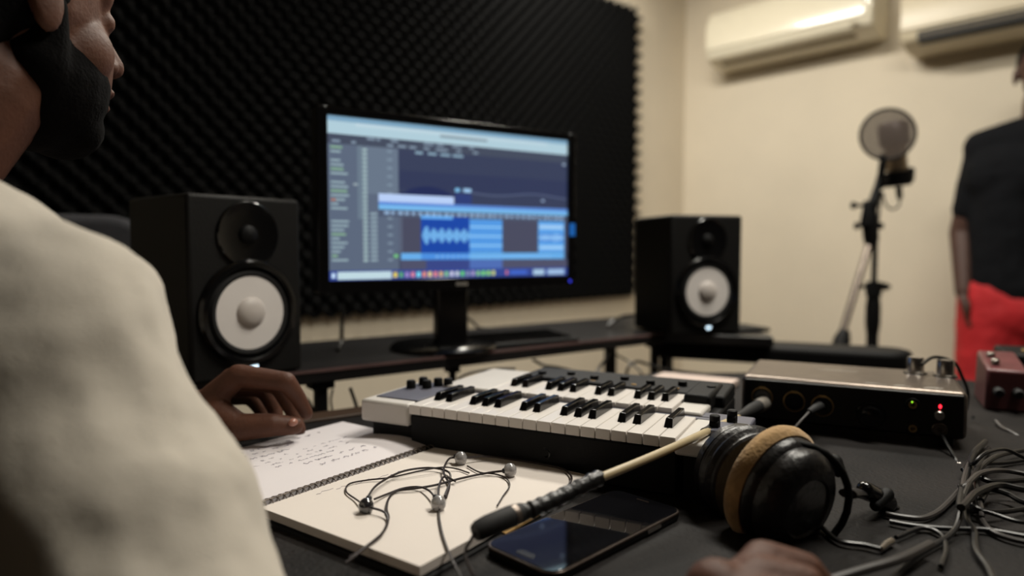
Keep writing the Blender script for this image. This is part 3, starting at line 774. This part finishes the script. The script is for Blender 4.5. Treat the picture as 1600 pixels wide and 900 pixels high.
MB().tube(spline([P(1264, 644, .855), P(1245, 665, .83), P(1228, 688, .79), P(1212, 715, .76)], 6), .0016, 8).build('lead', M['greycable'], tp_, world=True)
cable('thin black wire hooked over the page top of the notebook', [Q(812, 706, .018), Q(840, 708, .02), Q(856, 716, .022), Q(858, 706, .03), Q(850, 700, .036)], .0008, 'blackcable')
cable('fine silver wire on the desk between phone and headphones', [Q(1022, 766, .002), Q(1045, 762, .002), Q(1075, 764, .002)], .0008, 'greycable')

for k, (l_, pp_) in enumerate((
  ('thin black cord rising to the interface back corner', [P(1520, 650, .97), P(1524, 690, .93), Q(1515, 730, .01), Q(1508, 770, .008), Q(1520, 800, .004)]),
  ('black cord bundled beside the silver jack plug', [Q(1545, 700, .004), Q(1520, 745, .02), Q(1505, 780, .018), Q(1490, 830, .006), Q(1430, 870, .004), Q(1380, 920, .004)]),
  ('coiled black cord in front of the power unit', [Q(1620, 700, .006), Q(1560, 712, .01), Q(1530, 735, .014), Q(1548, 752, .012), Q(1620, 748, .006)]),
  ('thin black cord curving toward the lower right frame corner', [Q(1500, 800, .004), Q(1540, 800, .01), Q(1590, 815, .008), Q(1640, 818, .004)]),
  ('fine black cord lying over the speckled desk patch', [Q(1500, 760, .012), Q(1520, 790, .012), Q(1560, 800, .008), Q(1630, 790, .004)]))):
    cable(l_, pp_, .0019+.0004*(k % 3), 'blackcable')
# maroon pedal and black box behind the interface
c = P(1537, 648, 1.0)
pd = thing('effects_pedal', 'dark maroon pedal with two silver buttons behind the interface', 'effects pedal', (P(1538, 640, 1.02).x, P(1538, 640, 1.02).y, TZ), KR)
MB().rings([[Vector((0, 0, 0)), Vector((.055, 0, 0)), Vector((.055, .11, 0)), Vector((0, .11, 0))], [Vector((.002, .003, .062)), Vector((.053, .003, .062)), Vector((.053, .108, .078)), Vector((.002, .108, .078))]]).build('housing', M['maroon'], pd, bevel=.004)
for x, y in ((.016, .03), (.016, .07)):
    MB().lathe([(.006, 0), (.006, .006), (.004, .0075), (0, .008)], 18, 'Z', (x, y, .064+y*.12)).build('button', M['chrome'], pd)
for x in (.016, .04): MB().lathe([(.007, .002), (.007, -.012), (.005, -.016)], 16, 'Y', (x, 0, .03)).build('plug', M['rubber'], pd)
bx = P(1568, 650, 1.18)
pb_ = thing('power_supply', 'black boxy power unit at the right edge behind the pedal', 'power supply', (bx.x, bx.y, TZ), KR)
MB().box(0, .16, 0, .13, .004, .062).build('housing', M['black'], pb_, bevel=.006, seg=3)
for x, y in ((.015, .02), (.145, .02), (.015, .11), (.145, .11)): MB().lathe([(.006, 0), (.006, .005)], 10, 'Z', (x, y, 0)).build('foot', M['rubber'], pb_)
MB().box(.03, .05, .03, .05, .062, .066).build('switch', M['gold'], pb_, bevel=.001)

# cables between desk and shelf
def hang(label, pts, r=.0022): cable(label, pts, r, 'blackcable', group=None)
hang('black cable hanging from the shelf left of the white keyboard', [P(547, 606, 1.10), P(552, 620, 1.10), P(557, 636, 1.10), P(562, 665, 1.11), P(565, 700, 1.12)], .003)
hang('thin cable hanging beside the left shelf leg', [P(520, 608, 1.12), P(517, 625, 1.12), P(519, 642, 1.12), P(522, 680, 1.12)], .0018)
hang('short curved cable behind the writing hand fingertips', [P(468, 620, 1.16), P(480, 625, 1.15), P(488, 640, 1.14), P(492, 665, 1.14)], .003)
hang('black cable swooping down behind the second keyboard', [P(833, 562, 1.36), P(850, 571, 1.33), P(875, 575, 1.30), P(905, 583, 1.26), P(935, 592, 1.25)], .003)
hang('diagonal black cable below the shelf middle', [P(953, 549, 1.5), P(945, 563, 1.45), P(935, 577, 1.40), P(925, 600, 1.38)], .0032)
hang('black cable sloping down toward the right shelf leg', [P(955, 550, 1.52), P(970, 558, 1.5), P(985, 567, 1.48), P(1000, 580, 1.46), P(1008, 600, 1.45)], .0022)
hang('arched black cable near the right shelf leg', [P(978, 590, 1.42), P(982, 574, 1.42), P(995, 565, 1.44), P(1015, 570, 1.45), P(1045, 578, 1.4), P(1100, 585, 1.36), P(1160, 590, 1.34)], .003)
hang('thin black cable curling up from the second keyboard', [P(715, 592, 1.12), P(735, 583, 1.13), P(770, 577, 1.15), P(805, 576, 1.17)], .002)
t = tag(MB().poly([(.0, 0), (.14, .0), (.15, .09), (.01, .10)], 0, .012).build('paper_block', M['cardb'], bevel=.002), 'pale paper block lying behind the second keyboard', 'paper')
q = T(1082, 598, TZ+.012); t.location = (q.x+.03, q.y+.02, TZ); t.rotation_euler = (0, 0, KR)
hang('black cable behind the monitor stand on the shelf', [P(716, 492, 1.55), P(735, 500, 1.56), P(748, 512, 1.58), P(765, 513, 1.6)], .003)
hang('bunched black cable plugged behind the right loudspeaker', [P(998, 492, 1.72), P(975, 494, 1.70), P(960, 500, 1.66), P(950, 509, 1.64)], .004)
hang('black lead hanging down the wall between left loudspeaker and monitor', [P(536, 486, 1.35), P(534, 510, 1.34), P(533, 535, 1.33), P(528, 547, 1.28)], .004)
fo = thing('folder', 'flat black folder lying beside the right loudspeaker', 'folder', (1.515, .80, SZ), R_(-25))
MB().box(-.05, .04, -.03, .07, 0, .009).build('cover', M['black'], fo, bevel=.003)
MB().box(-.046, .041, -.027, .067, .0025, .0065).build('pages', M['dark'], fo)

ka = T(712, 541, SZ+.012); kb_ = T(905, 525.5, SZ+.012); kd = kb_-ka
ck = thing('computer_keyboard', 'flat black computer keyboard lying on the shelf below the monitor', 'computer keyboard', (ka.x, ka.y, SZ), math.atan2(kd.y, kd.x))
KL = kd.length
MB().rings([[Vector((0, 0, .001)), Vector((KL, 0, .001)), Vector((KL, .115, .001)), Vector((0, .115, .001))], [Vector((0, 0, .009)), Vector((KL, 0, .009)), Vector((KL, .115, .016)), Vector((0, .115, .016))]]).build('case', M['black'], ck, bevel=.002)
kk = MB()
for i in range(14):
    for j in range(5): kk.box(.008+i*(KL-.016)/14, .008+(i+.84)*(KL-.016)/14, .012+j*.02, .028+j*.02, .009, .0135+j*.0011)
kk.build('key_block', M['gloss'], ck, smooth=False)
# ------------------------------------------------------------------ microphone, stand, pop filter
zs = 2.1
def st(px, py, dz=0): return P(px, py, zs+dz)
b0 = st(1362, 560); ms = thing('microphone_stand', 'black microphone boom stand behind the interface', 'microphone stand', (b0.x, b0.y, 0), 0)
def wtube(name, pts, r, m_, root, n=16, lab=None):
    o = MB().tube(pts, r, n).build(name, M[m_], root, world=True)
    if lab: o['label'] = lab
    return o
gp = Vector((b0.x, b0.y, .0))
wtube('lower_tube', [gp+Vector((0, 0, .12)), gp+Vector((0, 0, st(1362, 470).z))], .017, 'black', ms)
wtube('grip', [gp+Vector((0, 0, st(1362, 520).z)), gp+Vector((0, 0, st(1362, 505).z)), gp+Vector((0, 0, st(1362, 480).z)), gp+Vector((0, 0, st(1362, 462).z))], [.018, .0215, .0215, .018], 'black', ms)
wtube('clamp', [gp+Vector((0, 0, st(1362, 462).z)), gp+Vector((0, 0, st(1362, 440).z))], .023, 'black', ms)
cl = gp+Vector((0, 0, st(1362, 448).z))
o = MB().tube([cl-RT*.055, cl-RT*.046], .011, 12).tube([cl-RT*.05, cl+RT*.05], .006, 10).tube([cl+RT*.026, cl+RT*.040], .012, 12).build('clamp_knob', M['black'], ms, world=True)
wtube('upper_rod', [gp+Vector((0, 0, st(1362, 462).z)), gp+Vector((0, 0, st(1362, 350).z))], .0085, 'black', ms)
wtube('clutch', [P(1362, 388, zs), P(1361, 372, zs), P(1358, 340, zs-.01), P(1361, 322, zs-.01)], [.016, .022, .024, .016], 'black', ms)
for (px, py) in ((1358, 353), (1353, 321)):
    k_ = P(px, py, zs-.01)
    MB().tube([k_-RT*.042, k_-RT*.034], .011, 12).tube([k_-RT*.038, k_+RT*.038], .005, 10).tube([k_+RT*.030, k_+RT*.040], .010 if py > 330 else .005, 12).build('clutch_knob', M['black'], ms, world=True)
wtube('boom_arm', [P(1316, 520, zs-.12), P(1357, 385, zs-.03)], .0105, 'metal', ms, lab='grey metal lower boom section')
wtube('boom_arm', [P(1358, 340, zs-.01), P(1372, 290, zs), P(1384, 244, zs+.01)], [.018, .011, .009], 'black', ms)
wtube('boom_joint', [P(1354, 352, zs-.01), P(1361, 315, zs-.01)], .020, 'black', ms)
wtube('counterweight', [P(1320, 516, zs-.12), P(1316, 530, zs-.125), P(1306, 562, zs-.14)], [.014, .023, .023], 'black', ms)
wtube('counterweight_rim', [P(1300, 556, zs-.175), P(1308, 536, zs-.17)], [.006, .008], 'chrome', ms)
for k in range(3):
    a_ = R_(20+120*k); e_ = gp+Vector((.3*math.cos(a_), .3*math.sin(a_), .012))
    l_ = wtube('leg', [gp+Vector((.01*math.cos(a_), .01*math.sin(a_), .2)), e_], .009, 'black', ms)
    MB().ell(e_, (.014, .014, .012)).build('rubber_foot', M['rubber'], ms, world=True)

pc = P(1387, 210, zs-.06)
pf = thing('pop_filter', 'round mesh pop filter clipped in front of the microphone', 'pop filter', pc)
fn = toW((-.28, .0, -.96)).normalized(); RF = frame(fn)
def ringpts(C_, Rm, r_, n=40): return [C_+Rm @ Vector((r_*math.cos(2*PI*k/n), r_*math.sin(2*PI*k/n), 0)) for k in range(n+1)]
MB().tube(ringpts(pc, RF, .074), .0042, 8).build('ring', M['black'], pf, world=True)
mt = Matrix.Translation(pc) @ RF.to_4x4()
MB().lathe([(.073, -.001), (.073, .001)], 40, 'Z', mtx=mt).build('mesh_screen', M['mesh'], pf, world=True)
MB().tube(spline([P(1379, 246, zs-.05), P(1376, 256, zs-.02), P(1374, 272, zs), P(1371, 288, zs)], 6), .0055, 10).build('arm', M['black'], pf, world=True)
MB().ell(P(1379, 246, zs-.05), (.014, .012, .012)).build('clip', M['black'], pf, world=True)

m0 = P(1402, 270, zs+.03); mtop = P(1395, 192, zs+.03); ma = (mtop-m0).normalized()
mi = thing('microphone', 'large side-address studio microphone behind the round pop filter', 'microphone', m0)
def ax(t_): return m0+(mtop-m0)*t_
MB().tube([ax(.55), ax(.62), ax(.95), ax(1.0), ax(1.03)], [.040, .043, .043, .038, .022], 28).build('grille', M['grille'], mi, world=True)
MB().tube([ax(.0), ax(.04), ax(.5), ax(.56)], [.026, .030, .031, .042], 28).build('body', M['micb'], mi, world=True)
MB().tube([ax(-.27), ax(-.2), ax(.02)], [.034, .041, .043], 24).build('shock_mount', M['black'], mi, world=True)
MB().box(-.012, .012, -.012, .012, -.02, .02, mtx=Matrix.Translation(P(1421, 272, zs+.03))).build('mount_knob', M['black'], mi, world=True, bevel=.003)
MB().tube([P(1388, 284, zs+.01), P(1376, 292, zs)], .009, 10).build('mount_arm', M['black'], mi, world=True)
MB().tube([P(1404, 292, zs+.03), P(1406, 311, zs+.03)], [.010, .008], 14).build('connector', M['black'], mi, world=True)
cable('thin grey microphone cable looping below the microphone', [P(1406, 311, zs+.03), P(1404, 322, zs+.03), P(1393, 327, zs+.02), P(1383, 318, zs+.01), P(1378, 300, zs+.0), P(1374, 330, zs+.025), P(1370, 380, zs+.03), P(1367, 470, zs+.035), P(1367, 560, zs+.035)], .0032, 'greycable')

# ------------------------------------------------------------------ people
def person_front():
    t = thing('person', 'man in an off-white shirt seated at the desk, writing in the notebook', 'person', (-.15, .74, 0), 0)
    W = lambda x, y, z: Vector((x, y, z))
    hips = W(-.22, .74, .53); neck = W(.0, .755, 1.04)
    body = MB()
    # torso
    body.chain([hips+W(0, -.08, 0), hips+W(0, .08, 0)], [.13, .13]).chain([hips, W(-.16, .74, .72), W(-.07, .75, .9), neck], [.14, .125, .13, .06])
    shR, shL = W(.035, .59, .985), W(-.02, .93, .985)
    body.chain([shR, W(-.02, .755, .97), shL], [.058, .10, .058])
    head = W(.090, .772, 1.213); hr = Matrix.Rotation(R_(27), 3, 'Z')
    def hd(x, y, z): return head+hr @ Vector((x, y, z))
    body.chain([neck, hd(-.03, 0, -.07)], [.062, .062])
    body.ell(hd(-.012, 0, .028), (.098, .076, .095), hr).ell(hd(.030, 0, -.03), (.068, .062, .085), hr).ell(hd(.058, 0, -.090), (.034, .034, .030), hr).caps(hd(-.005, -.048, -.045), hd(.055, -.018, -.092), .022, .022).caps(hd(-.005, .048, -.045), hd(.055, .018, -.092), .022, .022)
    body.ell(hd(.066, 0, .045), (.030, .054, .042), hr)                                      # brow
    body.caps(hd(.090, 0, .016), hd(.112, 0, -.020), .009, .0125).caps(hd(.100, .012, -.024), hd(.100, -.012, -.024), .009, .009)
    body.ell(hd(.093, 0, -.052), (.012, .024, .008), hr).ell(hd(.089, 0, -.067), (.012, .021, .008), hr)
    for s_ in (-1, 1):
        body.ell(hd(-.012, s_*.077, -.002), (.015, .007, .027), hr)
        body.ell(hd(.077, s_*.03, .012), (.012, .014, .012), hr)
        body.ell(hd(.045, s_*.045, -.025), (.03, .02, .03), hr)
    # right arm (near the camera)
    A = [shR, P(60, 540, .43), P(130, 680, .41), P(190, 820, .39), P(225, 1035, .345)]
    wrR = P(1040, 1062, .345)
    body.chain(A, [.058, .052, .048, .044, .042]).chain([A[-1], (A[-1]+wrR)/2, wrR], [.042, .038, .027])
    # right hand, palm down on the desk, fingers curled
    def hand(fing, thumb, wr, rad=.0088):
        for f_ in fing:
            mcp = f_[0]; body.chain([wr+(mcp-wr)*.12, wr+(mcp-wr)*.6, mcp], [.017, .0155, .0135])
            body.chain(f_, [rad*1.6, rad*1.32, rad*1.1, rad*.92])
        body.chain(thumb, [.020, .0165, .0138, .0108])
        for f_, g_ in zip(fing, fing[1:]):
            body.caps(wr+(f_[0]-wr)*.75, wr+(g_[0]-wr)*.75, .0125, .0125)
    hand([[P(1192, 878, .428), P(1258, 891, .43), P(1290, 925, .435), P(1290, 960, .43)],
          [P(1186, 905, .405), P(1258, 912, .405), P(1290, 955, .41), P(1285, 990, .41)],
          [P(1178, 940, .385), P(1250, 945, .385), P(1285, 990, .39), P(1280, 1030, .39)],
          [P(1165, 985, .368), P(1230, 990, .368), P(1262, 1030, .37), P(1262, 1060, .37)]],
         [P(1120, 925, .40), P(1150, 925, .43), P(1200, 945, .445), P(1245, 955, .45)], wrR)
    # left arm and writing hand
    wrL = P(306, 645, .805); elL = W(.05, .985, .815)
    body.chain([shL, elL], [.055, .045]).chain([elL, (elL+wrL)/2, wrL], [.045, .040, .027])
    hand([[P(372, 587, .80), P(447, 596, .80), P(466, 622, .812), P(479, 646, .82)],
          [P(362, 592, .825), P(434, 600, .835), P(456, 640, .84), P(468, 672, .838)],
          [P(350, 604, .848), P(412, 606, .862), P(430, 640, .865), P(434, 664, .86)],
          [P(338, 618, .865), P(392, 618, .882), P(412, 645, .885), P(415, 668, .88)]],
         [P(338, 648, .792), P(372, 668, .782), P(425, 664, .786), P(460, 665, .798)], wrL)
    # legs under the desk
    for s_ in (-1, 1):
        kn = W(.28, .74+s_*.13, .54); body.chain([hips+W(.02, s_*.09, 0), kn, W(.26, .74+s_*.13, .09)], [.085, .062, .045])
        body.caps(W(.25, .74+s_*.13, .05), W(.42, .74+s_*.13, .035), .045, .035)
    bo = body.build('body', M['skin'], t, world=True, remesh=.0028, sm=4)
    nl = P(458, 660, .787)
    MB().ell(nl, (.0062, .0050, .0045), Matrix.Rotation(R_(30), 3, 'Z')).build('thumbnail', M['nail'], t, world=True)
    # short hair, carried down over the nape to darken the shaded head
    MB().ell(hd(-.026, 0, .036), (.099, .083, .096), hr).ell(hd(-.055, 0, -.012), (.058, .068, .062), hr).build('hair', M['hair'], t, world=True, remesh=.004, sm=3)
    be = MB().ell(hd(.024, 0, -.054), (.068, .067, .066), hr).ell(hd(.056, 0, -.092), (.036, .037, .032), hr)  # dark mass added over jaw and cheeks, stands in for shade on the face
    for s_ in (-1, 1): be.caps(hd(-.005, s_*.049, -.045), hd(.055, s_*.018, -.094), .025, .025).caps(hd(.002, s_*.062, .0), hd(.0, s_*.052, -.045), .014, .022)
    be.build('shade_beard', M['hair'], t, world=True, remesh=.004, sm=4)
    # shirt
    sh = MB()
    sh.chain([hips+W(0, -.09, -.02), hips+W(0, .09, -.02)], [.15, .15]).chain([hips, W(-.16, .74, .72), W(-.06, .75, .88)], [.165, .155, .155])
    sh.chain([P(-55, 455, .455), W(-.03, .755, .965), shL], [.072, .105, .07])
    sh.chain([P(-45, 445, .45), P(62, 545, .43), P(128, 680, .41), P(212, 825, .385), P(256, 1005, .352)], [.077, .075, .073, .071, .064])
    e_ = P(225, 1035, .345)
    sh.chain([e_, e_+(wrR-e_)*.13+W(0, 0, -.012)], [.054, .036])
    sh.chain([W(-.08, .66, .80), P(60, 700, .45)], [.13, .08])
    sh.chain([shL, elL, elL+(wrL-elL)*.55], [.07, .058, .045])
    sh.build('shirt', M['shirt'], t, world=True, remesh=.006, sm=8, disp=((.052, .17), (.008, .05)))
    tr = MB()
    for s_ in (-1, 1):
        kn = W(.28, .74+s_*.13, .54); tr.chain([hips+W(.02, s_*.09, -.01), kn, W(.26, .74+s_*.13, .12)], [.105, .078, .06])
    tr.build('trousers', M['jeans'], t, world=True, remesh=.012, sm=4)
    for s_ in (-1, 1):
        MB().caps(W(.24, .74+s_*.13, .052), W(.44, .74+s_*.13, .045), .052, .044).build('shoe', M['shoe'], t, world=True)
person_front()

oc = thing('office_chair', 'dark grey fabric chair under the man in the off-white shirt', 'chair', (-.24, .74, 0), 0)
MB().box(-.22, .2, -.23, .23, .33, .385).build('seat', M['chair'], oc, bevel=.025, seg=4)
MB().box(-.27, -.215, -.2, .2, .48, .92).build('backrest', M['chair'], oc, bevel=.025, seg=4)
MB().box(-.262, -.232, -.03, .03, .34, .52).build('back_support', M['black'], oc, bevel=.004)
MB().tube([(0, 0, .07), (0, 0, .335)], .025, 14).build('column', M['black'], oc)
for k in range(5):
    a_ = 2*PI*k/5+.3; o = MB().tube([(0, 0, .09), (.26*math.cos(a_), .26*math.sin(a_), .07)], [.022, .014], 10).build('leg', M['black'], oc)
    MB().lathe([(.024, -.01), (.026, 0), (.024, .01)], 14, 'Y', (.26*math.cos(a_), .26*math.sin(a_), .026)).build('wheel', M['rubber'], oc)
# second chair, its back rises beyond the man's sleeve
bk = P(60, 380, 1.5)
gc = thing('office_chair', 'empty dark grey chair whose rounded back shows above the white sleeve', 'chair', (bk.x, bk.y, 0), R_(-12))
bk_t = P(150, 334, 1.5).z
MB().poly([(x, z) for x, z in rrect(.46, .44, .10, 8)], -.03, .03).build('backrest', M['chair'], gc, bevel=.02, seg=4)
bb = gc.children[0]; bb.rotation_euler = (R_(90), 0, 0); bb.location = (0, 0, bk_t-.22)
MB().box(-.22, .22, -.42, -.04, .44, .50).build('seat', M['chair'], gc, bevel=.02, seg=3)
MB().box(-.03, .03, -.045, -.03, .45, bk_t-.3).build('back_support', M['black'], gc)
for x, y in ((-.19, -.07), (.19, -.07), (-.19, -.39), (.19, -.39)):
    MB().tube([(x, y, .0), (x, y, .445)], .012, 10).build('leg', M['black'], gc)

def person_back():
    z = 2.45; px0 = 1618
    base = P(px0, 392, z); base.z = 0
    t = thing('person', 'standing man in a dark t-shirt and red shorts with hand in pocket', 'person', base, 0)
    r = RT; toC = (-(base.normalized()))              # towards the camera
    toC.z = 0; toC.normalize(); side_ = Vector((-toC.y, toC.x, 0))*1.0   # his image-right
    if side_.dot(RT) < 0: side_ = -side_
    def w(x, f_, h): return base+side_*x+toC*f_+Vector((0, 0, h))
    b_ = MB()
    b_.chain([w(-.075, 0, .93), w(.075, 0, .93)], [.125, .125]).chain([w(0, 0, .95), w(0, 0, 1.12), w(0, 0, 1.3)], [.125, .125, .12]).chain([w(-.09, 0, 1.27), w(.09, 0, 1.27)], [.115, .115])
    b_.chain([w(-.17, 0, 1.385), w(0, .0, 1.42), w(.17, 0, 1.385)], [.056, .07, .056]).chain([w(0, 0, 1.40), w(0, .012, 1.53)], [.06, .055])
    rm = Matrix((side_, toC, Vector((0, 0, 1)))).transposed()
    hc = (0, .015, 1.63)
    b_.ell(w(0, .0, 1.66), (.074, .094, .09), rm).ell(w(0, .035, 1.60), (.058, .06, .075), rm).ell(w(0, .065, 1.545), (.028, .024, .022), rm)
    b_.caps(w(0, .098, 1.64), w(0, .118, 1.605), .009, .0125).ell(w(0, .098, 1.572), (.024, .01, .010), rm).ell(w(0, .085, 1.665), (.05, .016, .012), rm)
    for s_ in (-1, 1):
        b_.ell(w(s_*.078, -.0, 1.625), (.009, .018, .032), rm); b_.ell(w(s_*.03, .088, 1.645), (.014, .009, .010), rm)
        sh_ = w(s_*.16, 0, 1.375); el = w(s_*.222, -.01, 1.07); wr = w(s_*.205, .07, .85)
        b_.chain([sh_, el, wr], [.055, .044, .030])
        for k in range(4):
            m_ = wr+(w(s_*.19, .09, .80)-wr)+toC*(.015-.018*k); tp_ = m_+Vector((0, 0, -.045)); b_.chain([wr, m_, tp_, tp_+Vector((0, 0, -.03))-side_*s_*.012], [.02, .0125, .0105, .009])
        b_.chain([wr, wr+toC*.03+Vector((0, 0, -.03)), wr+toC*.04+Vector((0, 0, -.075))-side_*s_*.01], [.018, .013, .010])
        b_.chain([w(s_*.09, 0, .90), w(s_*.11, .01, .5), w(s_*.12, -.01, .09)], [.09, .06, .042])
        b_.caps(w(s_*.12, -.03, .045), w(s_*.14, .14, .03), .042, .03)
    b_.build('body', M['skind'], t, world=True, remesh=.005, sm=3)
    MB().ell(w(0, -.008, 1.672), (.078, .095, .088), rm).build('hair', M['hair'], t, world=True)
    s = MB()
    s.chain([w(-.07, 0, .87), w(.07, 0, .87)], [.138, .138]).chain([w(-.10, 0, 1.27), w(.10, 0, 1.27)], [.135, .135]).chain([w(-.165, 0, 1.378), w(0, 0, 1.405), w(.165, 0, 1.378)], [.068, .088, .068])
    s.chain([w(-.07, 0, .90), w(-.075, 0, 1.25)], [.136, .134]).chain([w(.07, 0, .90), w(.075, 0, 1.25)], [.136, .134])
    for s_ in (-1, 1): s.chain([w(s_*.155, 0, 1.365), w(s_*.196, -.008, 1.16)], [.070, .064])
    s.build('t_shirt', M['tee'], t, world=True, remesh=.010, sm=5, disp=((.012, .08),))
    h_ = MB().chain([w(-.085, 0, .78), w(.085, 0, .78)], [.142, .142])
    for s_ in (-1, 1): h_.chain([w(s_*.10, 0, .82), w(s_*.115, .01, .48)], [.135, .118])
    h_.build('shorts', M['red'], t, world=True, remesh=.010, sm=4, disp=((.012, .07),))
    for s_ in (-1, 1): MB().caps(w(s_*.12, -.035, .052), w(s_*.14, .15, .042), .050, .040).build('shoe', M['shoe'], t, world=True)
person_back()
